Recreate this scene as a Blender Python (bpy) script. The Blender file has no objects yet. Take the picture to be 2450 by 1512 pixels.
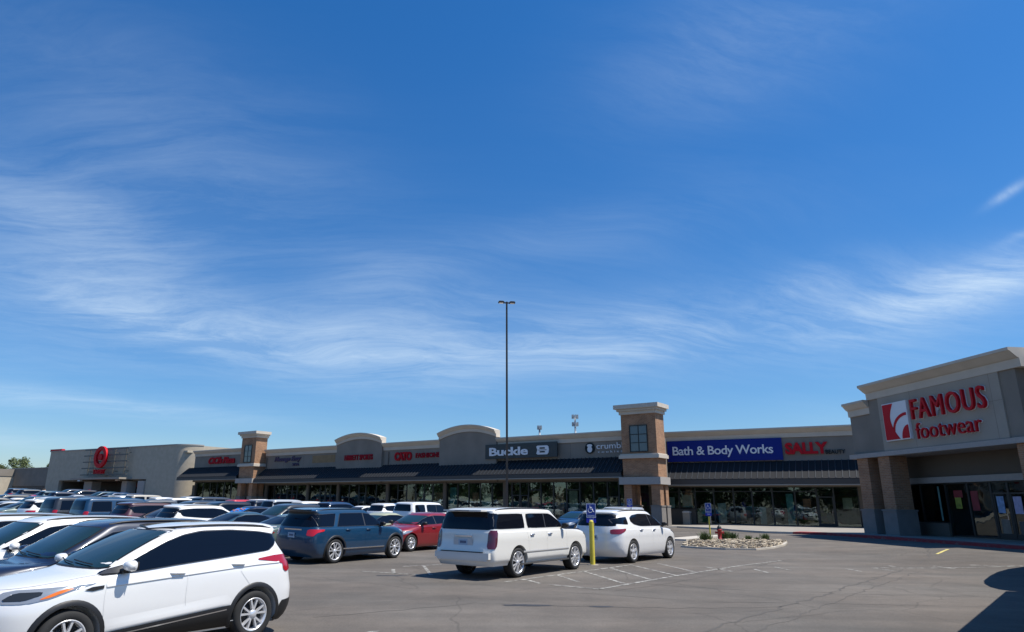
import bpy, bmesh, math, random
import numpy as np
from mathutils import Vector, Matrix
random.seed(7)
C = bpy.context.scene.collection
R = math.radians
PI = math.pi

# ------------------------------------------------------------ camera, sky, sun
SUN_AZ, SUN_EL = 103.0, 62.5
CAM = Vector((0, 0, 2.0))
def setup():
    sc = bpy.context.scene
    cd = bpy.data.cameras.new("camera"); cam = bpy.data.objects.new("camera", cd); C.objects.link(cam)
    cam.location = CAM
    p, r = R(15.749), R(-0.557)
    cr, sr, cp, sp = math.cos(r), math.sin(r), math.cos(p), math.sin(p)
    P = Matrix(((1, 0, 0), (0, sp, cp), (0, -cp, sp))) @ Matrix(((cr, -sr, 0), (sr, cr, 0), (0, 0, 1)))
    M = P @ Matrix(((1, 0, 0), (0, -1, 0), (0, 0, -1)))     # camera x right, y up, z back
    cam.matrix_world = Matrix.Translation(CAM) @ M.to_4x4()
    cd.sensor_width = 36; cd.lens = 24.139
    cd.shift_x = (1224.5-1147.2)/2449; cd.shift_y = -(756.0-740.14)/2449
    cd.clip_end = 8000
    sc.camera = cam
    sc.view_settings.view_transform = 'Standard'; sc.view_settings.look = 'None'
    sc.view_settings.gamma = 1; sc.view_settings.exposure = EXPOSURE
    sd = bpy.data.lights.new("sun", 'SUN'); sd.energy = 5.0; sd.angle = R(0.5); sd.color = (1, .95, .87)
    so = bpy.data.objects.new("sun", sd); C.objects.link(so)
    d = Vector((math.sin(R(SUN_AZ))*math.cos(R(SUN_EL)), math.cos(R(SUN_AZ))*math.cos(R(SUN_EL)), math.sin(R(SUN_EL))))
    so.rotation_euler = d.to_track_quat('Z', 'Y').to_euler(); so.location = (60, 0, 90)
    w = bpy.data.worlds.new("World"); sc.world = w; w.use_nodes = True
    nt = w.node_tree; N = nt.nodes; L = nt.links
    for n in list(N): N.remove(n)
    out = N.new('ShaderNodeOutputWorld'); bg = N.new('ShaderNodeBackground'); bg.inputs[1].default_value = 0.082
    sky = N.new('ShaderNodeTexSky'); sky.sky_type = 'NISHITA'; sky.sun_disc = False
    sky.sun_elevation = R(SUN_EL); sky.sun_rotation = R(SUN_AZ); sky.altitude = 300
    sky.air_density = 1.0; sky.dust_density = 0.5; sky.ozone_density = 2.5
    def m(op, a, b=None, c=None):
        n = N.new('ShaderNodeMath'); n.operation = op
        for i, v in enumerate((a, b, c)):
            if v is None: continue
            if isinstance(v, (int, float)): n.inputs[i].default_value = v
            else: L.new(v, n.inputs[i])
        return n.outputs[0]
    tc = N.new('ShaderNodeTexCoord'); sep = N.new('ShaderNodeSeparateXYZ'); L.new(tc.outputs['Generated'], sep.inputs[0])
    X, Y, Z = sep.outputs
    az = m('ARCTAN2', X, Y); el = m('ARCSINE', Z)
    zz = m('ADD', m('MAXIMUM', Z, 0.0), 0.16)
    px = m('DIVIDE', X, zz); py = m('DIVIDE', Y, zz)
    def comb(a, b, c=0.0):
        n = N.new('ShaderNodeCombineXYZ')
        for i, v in enumerate((a, b, c)):
            if isinstance(v, (int, float)): n.inputs[i].default_value = v
            else: L.new(v, n.inputs[i])
        return n.outputs[0]
    def noise(vec, scale, detail, rough, dist=0.0):
        n = N.new('ShaderNodeTexNoise'); L.new(vec, n.inputs['Vector'])
        n.inputs['Scale'].default_value = scale; n.inputs['Detail'].default_value = detail
        n.inputs['Roughness'].default_value = rough; n.inputs['Distortion'].default_value = dist
        return n.outputs[0]
    # fibres are stretched along the wind and bent by a slow warp
    wn = N.new('ShaderNodeTexNoise'); wn.inputs['Scale'].default_value = .55; wn.inputs['Detail'].default_value = 3
    L.new(comb(px, py, 5.0), wn.inputs['Vector']); ws = N.new('ShaderNodeSeparateXYZ'); L.new(wn.outputs['Color'], ws.inputs[0])
    wx = m('ADD', px, m('MULTIPLY', m('SUBTRACT', ws.outputs[0], .5), 1.5)); wy = m('ADD', py, m('MULTIPLY', m('SUBTRACT', ws.outputs[1], .5), 1.1))
    along = m('ADD', wx, m('MULTIPLY', wy, 0.30)); across = m('SUBTRACT', wy, m('MULTIPLY', wx, 0.22))
    n1 = noise(comb(m('MULTIPLY', along, .8), m('MULTIPLY', across, 2.4)), 1.3, 6, 0.6, 0.3)
    n2 = noise(comb(m('MULTIPLY', along, 1.9), m('MULTIPLY', across, 7.5), 3.0), 1.5, 8, 0.62, 0.6)
    n4 = noise(comb(m('MULTIPLY', along, 6.0), m('MULTIPLY', across, 16.0), 9.0), 2.4, 8, 0.7, 1.2)
    n3 = noise(comb(m('MULTIPLY', px, .35), m('MULTIPLY', py, .5), 7.0), 1.4, 4, 0.5, 0.3)
    tex = m('ADD', m('ADD', m('MULTIPLY', n1, 0.50), m('MULTIPLY', n2, 0.36)), m('MULTIPLY', n4, .14))
    tex = m('MULTIPLY', m('SUBTRACT', tex, 0.41), 4.0)
    tex = m('MINIMUM', m('MAXIMUM', tex, 0.0), 1.3)
    total = None
    for (a0, e0, sa, se, rot, amp) in CLOUDS:
        a0, e0, sa, se, rot = R(a0), R(e0), R(sa), R(se), R(rot)
        da = m('SUBTRACT', az, a0); de = m('SUBTRACT', el, e0)
        c_, s_ = math.cos(rot), math.sin(rot)
        u = m('DIVIDE', m('ADD', m('MULTIPLY', da, c_), m('MULTIPLY', de, s_)), sa)
        v = m('DIVIDE', m('SUBTRACT', m('MULTIPLY', de, c_), m('MULTIPLY', da, s_)), se)
        q = m('EXPONENT', m('MULTIPLY', m('ADD', m('MULTIPLY', u, u), m('MULTIPLY', v, v)), -1.0))
        q = m('MULTIPLY', q, amp)
        total = q if total is None else m('ADD', total, q)
    veil = m('MULTIPLY', m('MAXIMUM', m('SUBTRACT', n3, 0.52), 0.0), 0.5)
    dens = m('ADD', m('MULTIPLY', total, m('ADD', m('MULTIPLY', tex, 0.72), 0.22)), m('MULTIPLY', veil, m('ADD', tex, 0.25)))
    dens = m('MINIMUM', m('MULTIPLY', dens, 0.76), 0.85)
    hs = N.new('ShaderNodeHueSaturation'); hs.inputs['Hue'].default_value = 0.5; hs.inputs['Saturation'].default_value = 1.22; hs.inputs['Value'].default_value = 1.0
    L.new(sky.outputs[0], hs.inputs['Color'])
    tint = N.new('ShaderNodeMix'); tint.data_type = 'RGBA'; tint.blend_type = 'MULTIPLY'; tint.inputs[0].default_value = 1
    L.new(hs.outputs[0], tint.inputs[6])
    tg = N.new('ShaderNodeMix'); tg.data_type = 'RGBA'; tg.inputs[6].default_value = SKY_LOW; tg.inputs[7].default_value = SKY_TINT
    L.new(m('MINIMUM', m('POWER', m('MAXIMUM', Z, 0.0), 0.6), 0.75), tg.inputs[0]); L.new(tg.outputs[2], tint.inputs[7])
    mx = N.new('ShaderNodeMix'); mx.data_type = 'RGBA'; L.new(dens, mx.inputs[0]); L.new(tint.outputs[2], mx.inputs[6])
    mx.inputs[7].default_value = (7.2, 8.6, 9.8, 1)
    L.new(mx.outputs[2], bg.inputs[0]); L.new(bg.outputs[0], out.inputs[0])
EXPOSURE = 0.40
SKY_TINT = (0.32, 1.10, 1.50, 1)
SKY_LOW = (0.92, 0.94, 1.08, 1)
# cirrus bands: azimuth, elevation, half widths, tilt, strength
CLOUDS = [(9, 13.2, 11, 2.8, 3, .62), (12.5, 12.2, 6, 1.2, 5, .35), (-5, 12.0, 10, 2.6, -3, .5), (-8, 18.5, 7, 2.0, 8, .30), (-15, 11.8, 10, 2.8, -8, .5), (-6, 15.5, 9, 1.8, 4, .3),
          (-25, 12.6, 7, 1.2, -9, .55), (-34, 13.8, 10, 3.8, -6, .38), (-34, 19.6, 9, 2.4, -12, .30), (-29, 17, 9, 4, -20, .28), (-31, 6.7, 12, .8, -2, .6), (-36, 3.9, 7, .8, 0, .3),
          (37, 14.8, 6.5, 1.5, 9, .8), (34, 13.6, 9, 2.6, 6, .45), (27.5, 16.4, 5, 1.4, 5, .35), (23, 13.0, 11, 2.6, 5, .28), (24, 35, 12, 5, 8, .30), (40, 20.3, 1.2, .3, 24, .7), (40.5, 17.5, 1.5, .3, 15, .4), (-28, 27, 18, 7, -12, .2), (8, 22, 12, 2.5, 6, .12)]
setup()

# ------------------------------------------------------------ materials
_m = {}
def mat(name, col=(.5, .5, .5), rough=.6, metal=0.0, coat=0.0, spec=.5, noise=0.0, nscale=6.0, bump=0.0, emit=None):
    if name in _m: return _m[name]
    M = bpy.data.materials.new(name); M.use_nodes = True; nt = M.node_tree; b = nt.nodes['Principled BSDF']
    b.inputs['Base Color'].default_value = (*col, 1); b.inputs['Roughness'].default_value = rough
    b.inputs['Metallic'].default_value = metal; b.inputs['Specular IOR Level'].default_value = spec
    if coat: b.inputs['Coat Weight'].default_value = coat; b.inputs['Coat Roughness'].default_value = .03
    if noise or bump:
        tc = nt.nodes.new('ShaderNodeTexCoord')
        n = nt.nodes.new('ShaderNodeTexNoise'); n.inputs['Scale'].default_value = nscale; n.inputs['Detail'].default_value = 6
        nt.links.new(tc.outputs['Object'], n.inputs['Vector'])
        if noise:
            r = nt.nodes.new('ShaderNodeMapRange'); r.inputs['From Min'].default_value = .3; r.inputs['From Max'].default_value = .7
            r.inputs['To Min'].default_value = 1-noise; r.inputs['To Max'].default_value = 1+noise
            nt.links.new(n.outputs[0], r.inputs[0])
            x = nt.nodes.new('ShaderNodeMix'); x.data_type = 'RGBA'; x.blend_type = 'MULTIPLY'; x.inputs[0].default_value = 1
            x.inputs[6].default_value = (*col, 1); nt.links.new(r.outputs[0], x.inputs[7]); nt.links.new(x.outputs[2], b.inputs['Base Color'])
        if bump:
            bp = nt.nodes.new('ShaderNodeBump'); bp.inputs['Strength'].default_value = bump; bp.inputs['Distance'].default_value = .02
            nt.links.new(n.outputs[0], bp.inputs['Height']); nt.links.new(bp.outputs[0], b.inputs['Normal'])
    _m[name] = M
    return M
def brick_mat(name, c1, c2, mortar, az):
    M = bpy.data.materials.new(name); M.use_nodes = True; nt = M.node_tree; N = nt.nodes; L = nt.links; b = N['Principled BSDF']
    tc = N.new('ShaderNodeTexCoord'); geo = N.new('ShaderNodeNewGeometry')
    # horizontal run = along-wall distance whichever face is seen
    sp = N.new('ShaderNodeSeparateXYZ'); L.new(tc.outputs['Object'], sp.inputs[0])
    def mm(op, a, bb):
        n = N.new('ShaderNodeMath'); n.operation = op
        for i, v in enumerate((a, bb)):
            if isinstance(v, (int, float)): n.inputs[i].default_value = v
            else: L.new(v, n.inputs[i])
        return n.outputs[0]
    ca, sa = math.cos(az), math.sin(az)
    a1 = mm('ADD', mm('MULTIPLY', sp.outputs[0], sa+ca), mm('MULTIPLY', sp.outputs[1], ca-sa))
    cb = N.new('ShaderNodeCombineXYZ'); L.new(a1, cb.inputs[0]); L.new(sp.outputs[2], cb.inputs[1])
    br = N.new('ShaderNodeTexBrick'); L.new(cb.outputs[0], br.inputs[0]); br.inputs['Scale'].default_value = 1.0
    br.inputs['Brick Width'].default_value = .3; br.inputs['Row Height'].default_value = .1; br.inputs['Mortar Size'].default_value = .008
    br.inputs['Color1'].default_value = (*c1, 1); br.inputs['Color2'].default_value = (*c2, 1); br.inputs['Mortar'].default_value = (*mortar, 1)
    br.inputs['Bias'].default_value = -.1
    n = N.new('ShaderNodeTexNoise'); n.inputs['Scale'].default_value = 1.3; L.new(tc.outputs['Object'], n.inputs['Vector'])
    mr = N.new('ShaderNodeMapRange'); mr.inputs['From Min'].default_value = .3; mr.inputs['From Max'].default_value = .7; mr.inputs['To Min'].default_value = .85; mr.inputs['To Max'].default_value = 1.12
    L.new(n.outputs[0], mr.inputs[0])
    x = N.new('ShaderNodeMix'); x.data_type = 'RGBA'; x.blend_type = 'MULTIPLY'; x.inputs[0].default_value = 1
    L.new(br.outputs[0], x.inputs[6]); L.new(mr.outputs[0], x.inputs[7]); L.new(x.outputs[2], b.inputs['Base Color'])
    b.inputs['Roughness'].default_value = .9
    return M
def paint_mat():
    M = bpy.data.materials.new("car_paint"); M.use_nodes = True; nt = M.node_tree; b = nt.nodes['Principled BSDF']
    oi = nt.nodes.new('ShaderNodeObjectInfo'); nt.links.new(oi.outputs['Color'], b.inputs['Base Color'])
    b.inputs['Roughness'].default_value = .38; b.inputs['Coat Weight'].default_value = 1; b.inputs['Coat Roughness'].default_value = .04
    b.inputs['Metallic'].default_value = .12
    return M
def glass_mat(name, col, rough=.04, alpha=1.0, spec=.6):
    M = bpy.data.materials.new(name); M.use_nodes = True; nt = M.node_tree; b = nt.nodes['Principled BSDF']
    b.inputs['Base Color'].default_value = (*col, 1); b.inputs['Roughness'].default_value = rough; b.inputs['Specular IOR Level'].default_value = spec
    if alpha < 1:
        tr = nt.nodes.new('ShaderNodeBsdfTransparent'); mx = nt.nodes.new('ShaderNodeMixShader'); mx.inputs[0].default_value = alpha
        tr.inputs[0].default_value = (.8, .95, .9, 1)
        nt.links.new(tr.outputs[0], mx.inputs[1]); nt.links.new(b.outputs[0], mx.inputs[2])
        nt.links.new(mx.outputs[0], nt.nodes['Material Output'].inputs[0])
    return M
PAINT = paint_mat()
BLK = mat('black_plastic', (.012, .012, .013), .5)
GLS = glass_mat('tinted_glass', (.003, .004, .008), spec=.38)
WSH = glass_mat('windshield_glass', (.012, .03, .035), .03)
TYRE = mat('tyre_rubber', (.018, .018, .018), .85)
RIM = mat('alloy_rim', (.72, .72, .73), .32, .55)
DARK = mat('dark_recess', (.006, .006, .006), .9)
RED = mat('taillight_red', (.35, .008, .015), .15, coat=1)
LAMP = mat('headlight_lens', (.32, .34, .36), .1, .4, coat=1)
AMB = mat('amber_lens', (.7, .16, .02), .2)
CHR = mat('chrome', (.7, .7, .72), .12, 1)
PLATE = mat('licence_plate', (.35, .45, .55), .5)
STUC = mat('stucco_taupe', (.225, .198, .165), .92, noise=.11, nscale=.6, bump=.2)
STUL = mat('stucco_light', (.34, .305, .255), .92, noise=.08, nscale=.6, bump=.2)
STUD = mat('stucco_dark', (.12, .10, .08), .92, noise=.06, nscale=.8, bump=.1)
TRIM = mat('cornice_cream', (.54, .48, .40), .8, noise=.05, nscale=1.2)
TRIG = mat('trim_grey', (.36, .335, .31), .8, noise=.05)
STONE = mat('stone_base', (.20, .185, .17), .9, noise=.08, nscale=2)
METR = mat('canopy_metal', (.020, .021, .023), .65, spec=.2)
FASC = mat('fascia_dark', (.05, .048, .046), .6)
RAIL = mat('canopy_rail', (.26, .26, .24), .6)
FRAME = mat('window_frame_dark', (.012, .014, .014), .45)
CONC = mat('concrete', (.27, .245, .21), .95, noise=.12, nscale=1.0)
CONL = mat('kerb_concrete_light', (.44, .405, .35), .95, noise=.1, nscale=2)
def shop_glass():
    M = bpy.data.materials.new('shop_glass'); M.use_nodes = True; nt = M.node_tree; N = nt.nodes; L = nt.links
    N.remove(N['Principled BSDF']); fr = N.new('ShaderNodeFresnel'); fr.inputs[0].default_value = 1.5
    ad = N.new('ShaderNodeMath'); ad.operation = 'ADD'; L.new(fr.outputs[0], ad.inputs[0]); ad.inputs[1].default_value = .045
    tr = N.new('ShaderNodeBsdfTransparent'); tr.inputs[0].default_value = (.66, .74, .72, 1)
    gl = N.new('ShaderNodeBsdfGlossy'); gl.inputs['Roughness'].default_value = .015; gl.inputs[0].default_value = (.85, .95, .93, 1)
    tc = N.new('ShaderNodeTexCoord'); n = N.new('ShaderNodeTexNoise'); n.inputs['Scale'].default_value = .9; L.new(tc.outputs['Object'], n.inputs['Vector'])
    bp = N.new('ShaderNodeBump'); bp.inputs['Strength'].default_value = .05; bp.inputs['Distance'].default_value = .1; L.new(n.outputs[0], bp.inputs['Height']); L.new(bp.outputs[0], gl.inputs['Normal'])
    mx = N.new('ShaderNodeMixShader'); L.new(ad.outputs[0], mx.inputs[0]); L.new(tr.outputs[0], mx.inputs[1]); L.new(gl.outputs[0], mx.inputs[2]); L.new(mx.outputs[0], N['Material Output'].inputs[0])
    return M
SGL = shop_glass()
TWG = glass_mat('tower_glass', (.10, .13, .14), .1)
SRED = mat('sign_red', (.50, .008, .018), .5, spec=.15)
SWHT = mat('sign_white', (.75, .76, .78), .45, spec=.15)
SBLU = mat('sign_blue', (.008, .022, .20), .45, spec=.15)
SBLK = mat('sign_black', (.02, .026, .028), .5, spec=.15)
POLE = mat('pole_bronze', (.045, .038, .034), .5, .4)
YEL = mat('yellow_paint', (.62, .52, .06), .6, noise=.08, nscale=8)
TGT = mat('block_wall_tan', (.44, .385, .30), .95, noise=.08, nscale=1.5, bump=.5)

# ------------------------------------------------------------ mesh helpers
class MB:
    def __init__(s): s.v = []; s.f = []; s.mi = []; s.cur = 0; s.sm = []
    def add(s, vs, fs, smooth=False):
        o = len(s.v); s.v += [tuple(v) for v in vs]; s.f += [tuple(i+o for i in f) for f in fs]
        s.mi += [s.cur]*len(fs); s.sm += [smooth]*len(fs)
    def box(s, x0, x1, y0, y1, z0, z1, T=None):
        vs = [(x, y, z) for z in (z0, z1) for y in (y0, y1) for x in (x0, x1)]
        if T: vs = [T(*v) for v in vs]
        s.add(vs, [(0, 2, 3, 1), (4, 5, 7, 6), (0, 1, 5, 4), (2, 6, 7, 3), (0, 4, 6, 2), (1, 3, 7, 5)])
    def prism(s, poly, a, b, T=None):       # poly in (x, z), extruded along second axis a..b
        n = len(poly)
        vs = [(p[0], a, p[1]) for p in poly]+[(p[0], b, p[1]) for p in poly]
        if T: vs = [T(*v) for v in vs]
        s.add(vs, [tuple(range(n)), tuple(range(2*n-1, n-1, -1))]+[(i, (i+1) % n, n+(i+1) % n, n+i) for i in range(n)])
    def extr(s, prof, x0, x1, T=None):      # prof in (out, z) extruded along s
        n = len(prof)
        vs = [(x0, p[0], p[1]) for p in prof]+[(x1, p[0], p[1]) for p in prof]
        if T: vs = [T(*v) for v in vs]
        s.add(vs, [tuple(range(n)), tuple(range(2*n-1, n-1, -1))]+[(i, (i+1) % n, n+(i+1) % n, n+i) for i in range(n)])
    def tube(s, pts, r, n=8, cap=True, smooth=True):
        pts = [Vector(p) for p in pts]; rs = r if isinstance(r, (list, tuple)) else [r]*len(pts)
        rings = []
        for i, p in enumerate(pts):
            d = (pts[min(i+1, len(pts)-1)]-pts[max(i-1, 0)]).normalized()
            u = d.orthogonal().normalized() if i == 0 else (uu-d*uu.dot(d)).normalized()
            uu = u; w = d.cross(u)
            rings.append([p+(u*math.cos(2*PI*k/n)+w*math.sin(2*PI*k/n))*rs[i] for k in range(n)])
        fs = []
        for i in range(len(pts)-1):
            for k in range(n): fs.append((i*n+k, i*n+(k+1) % n, (i+1)*n+(k+1) % n, (i+1)*n+k))
        s.add([v for q in rings for v in q], fs, smooth)
        if cap: s.add(rings[0], [tuple(range(n-1, -1, -1))]); s.add(rings[-1], [tuple(range(n))])
    def lathe(s, prof, n, T=None, smooth=True):   # prof (r, z) about z
        vs = []; fs = []; m_ = len(prof)
        for k in range(n):
            a = 2*PI*k/n
            for r, z in prof: vs.append((r*math.cos(a), r*math.sin(a), z))
        for k in range(n):
            for j in range(m_-1): fs.append((k*m_+j, ((k+1) % n)*m_+j, ((k+1) % n)*m_+j+1, k*m_+j+1))
        if T: vs = [T(*v) for v in vs]
        s.add(vs, fs, smooth)
    def build(s, name, mats, parent=None, base=None, fix=True):
        me = bpy.data.meshes.new(name)
        off = Vector(base) if base is not None else (Vector(parent['org']) if parent is not None and 'org' in parent else Vector((0, 0, 0)))
        me.from_pydata([tuple(Vector(v)-off) for v in s.v], [], s.f)
        for mm in (mats if isinstance(mats, (list, tuple)) else [mats]): me.materials.append(mm)
        me.polygons.foreach_set('material_index', s.mi); me.polygons.foreach_set('use_smooth', s.sm)
        if fix:
            bm = bmesh.new(); bm.from_mesh(me); bmesh.ops.recalc_face_normals(bm, faces=bm.faces); bm.to_mesh(me); bm.free()
        me.update()
        o = bpy.data.objects.new(name, me); C.objects.link(o)
        if parent is not None: o.parent = parent
        if parent is None: o.location = off
        return o
def tag(o, label=None, cat=None, group=None, kind=None):
    if label: o['label'] = label
    if cat: o['category'] = cat
    if group: o['group'] = group
    if kind: o['kind'] = kind
    return o
_orgs = []
def thing(name, loc, label, cat, group=None):
    o = bpy.data.objects.new(name, None); C.objects.link(o); o.location = loc; o['org'] = tuple(loc); _orgs.append(o)
    o.empty_display_size = .2
    return tag(o, label, cat, group)
class Fr:            # facade frame: s to the right, out towards the lot, z up
    def __init__(s, O, az):
        s.O = Vector(O); a = R(az); s.r = Vector((-math.sin(a), -math.cos(a), 0)); s.n = Vector((s.r.y, -s.r.x, 0)); s.az = a
    def __call__(s, a, o, z): return s.O+s.r*a+s.n*o+Vector((0, 0, z))
    def at(s, a, o): return s(a, o, 0)
FA = Fr((13.02, 64.32, 0), -52.53); FB = Fr((19.14, 64.79, 0), -60.58); FF = Fr((24.63, 45.04, 0), -5.3); FT = Fr((-45.5, 108.88, 0), -57.98)
def sstep(a, b, x):
    t = min(1, max(0, (x-a)/(b-a))); return t*t*(3-2*t)
def g(x, y):
    u = -.793*x+.609*y
    return float(np.interp(u, [18, 34, 61, 80, 100, 111], [0, .25, .5, .9, 1.6, 1.9]))+.25*sstep(14, 23, x)*sstep(70, 62, y)

# ------------------------------------------------------------ ground
def asphalt():
    M = bpy.data.materials.new('asphalt'); M.use_nodes = True; nt = M.node_tree; N = nt.nodes; L = nt.links; b = N['Principled BSDF']
    tc = N.new('ShaderNodeTexCoord'); P = tc.outputs['Object']
    def noise(sc, det, ro=.6, dist=0, vec=P):
        n = N.new('ShaderNodeTexNoise'); n.inputs['Scale'].default_value = sc; n.inputs['Detail'].default_value = det; n.inputs['Roughness'].default_value = ro
        n.inputs['Distortion'].default_value = dist; L.new(vec, n.inputs['Vector']); return n.outputs[0]
    def mr(v, a, bb, c, d):
        n = N.new('ShaderNodeMapRange'); n.inputs[1].default_value = a; n.inputs[2].default_value = bb; n.inputs[3].default_value = c; n.inputs[4].default_value = d
        L.new(v, n.inputs[0]); return n.outputs[0]
    def mul(a, bb):
        n = N.new('ShaderNodeMath'); n.operation = 'MULTIPLY'; L.new(a, n.inputs[0]); L.new(bb, n.inputs[1]); return n.outputs[0]
    mp = N.new('ShaderNodeMapping'); mp.inputs['Rotation'].default_value = (0, 0, R(-48)); mp.inputs['Scale'].default_value = (.12, .9, 1); L.new(P, mp.inputs[0])
    big = mr(noise(.13, 5), .36, .62, .76, 1.14); mid = mr(noise(1.1, 6), .3, .7, .88, 1.1); fine = mr(noise(26, 4, .9), .3, .7, .62, 1.38)
    streak = mr(noise(1.0, 5, .55, .3, mp.outputs[0]), .42, .62, .86, 1.05)
    dn = N.new('ShaderNodeTexNoise'); dn.inputs['Scale'].default_value = .7; dn.inputs['Detail'].default_value = 5; L.new(P, dn.inputs['Vector'])
    ad = N.new('ShaderNodeMix'); ad.data_type = 'VECTOR'; ad.inputs[0].default_value = .35; L.new(P, ad.inputs[4]); L.new(dn.outputs['Color'], ad.inputs[5])
    vo = N.new('ShaderNodeTexVoronoi'); vo.feature = 'DISTANCE_TO_EDGE'; vo.inputs['Scale'].default_value = .28; L.new(ad.outputs[1], vo.inputs['Vector'])
    cr = mr(vo.outputs['Distance'], .0, .005, .72, 1.0)
    oil = mr(noise(.55, 3, .5), .66, .74, 1.0, .7)
    v = mul(mul(mul(mul(mul(mul(big, mid), fine), streak), cr), oil), mr(noise(5, 4), .3, .7, .94, 1.06))
    cm = N.new('ShaderNodeMix'); cm.data_type = 'RGBA'; L.new(mr(noise(.25, 3), .35, .65, 0, 1), cm.inputs[0])
    cm.inputs[6].default_value = (.128, .108, .089, 1); cm.inputs[7].default_value = (.106, .095, .082, 1)
    x = N.new('ShaderNodeMix'); x.data_type = 'RGBA'; x.blend_type = 'MULTIPLY'; x.inputs[0].default_value = 1; L.new(cm.outputs[2], x.inputs[6]); L.new(v, x.inputs[7])
    L.new(x.outputs[2], b.inputs['Base Color']); b.inputs['Roughness'].default_value = .92
    bp = N.new('ShaderNodeBump'); bp.inputs['Strength'].default_value = .35; bp.inputs['Distance'].default_value = .015
    L.new(noise(22, 5, .85), bp.inputs['Height']); L.new(bp.outputs[0], b.inputs['Normal'])
    return M
def worn(name, col, under=(.10, .09, .08), thr=.45):
    M = bpy.data.materials.new(name); M.use_nodes = True; nt = M.node_tree; N = nt.nodes; L = nt.links; b = N['Principled BSDF']
    tc = N.new('ShaderNodeTexCoord'); n = N.new('ShaderNodeTexNoise'); n.inputs['Scale'].default_value = 5; n.inputs['Detail'].default_value = 8; n.inputs['Roughness'].default_value = .75
    L.new(tc.outputs['Object'], n.inputs['Vector'])
    r = N.new('ShaderNodeMapRange'); r.inputs[1].default_value = thr-.06; r.inputs[2].default_value = thr+.12; L.new(n.outputs[0], r.inputs[0])
    x = N.new('ShaderNodeMix'); x.data_type = 'RGBA'; L.new(r.outputs[0], x.inputs[0]); x.inputs[6].default_value = (*under, 1); x.inputs[7].default_value = (*col, 1)
    L.new(x.outputs[2], b.inputs['Base Color']); b.inputs['Roughness'].default_value = .85
    return M
def axis(lo, hi, a, b, step):
    v = list(np.arange(a, b+.01, step)); d = step
    while v[-1] < hi: d *= 1.5; v.append(v[-1]+d)
    d = step
    while v[0] > lo: d *= 1.5; v.insert(0, v[0]-d)
    return v
def ground():
    xs = axis(-3000, 3000, -110, 60, 2.0); ys = axis(-300, 4000, -10, 150, 2.0)
    mb = MB(); nx = len(xs)
    mb.add([(x, y, g(x, y)) for y in ys for x in xs], [(j*nx+i, j*nx+i+1, (j+1)*nx+i+1, (j+1)*nx+i) for j in range(len(ys)-1) for i in range(nx-1)], True)
    tag(mb.build('ground', asphalt(), fix=False), kind='structure')
ground()
def strip(mb, a, b, w, dz=.006, jit=0, seg=1.0):
    a = Vector((a[0], a[1])); b = Vector((b[0], b[1])); d = b-a; n = max(1, int(d.length/seg)); p = Vector((-d.y, d.x)).normalized()*w/2
    pts = [a+d*i/n for i in range(n+1)]
    if jit: pts = [q+p/w*2*random.uniform(-jit, jit) for q in pts]
    vs = []
    for q in pts:
        k = 1 if not jit else random.uniform(.5, 1.5)
        for s_ in (1, -1): e = q+p*s_*k; vs.append((e.x, e.y, g(e.x, e.y)+dz))
    mb.add(vs, [(2*i, 2*i+1, 2*i+3, 2*i+2) for i in range(n)])
def UV(u, v): return (-.793*u+.609*v, .609*u+.793*v)
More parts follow.
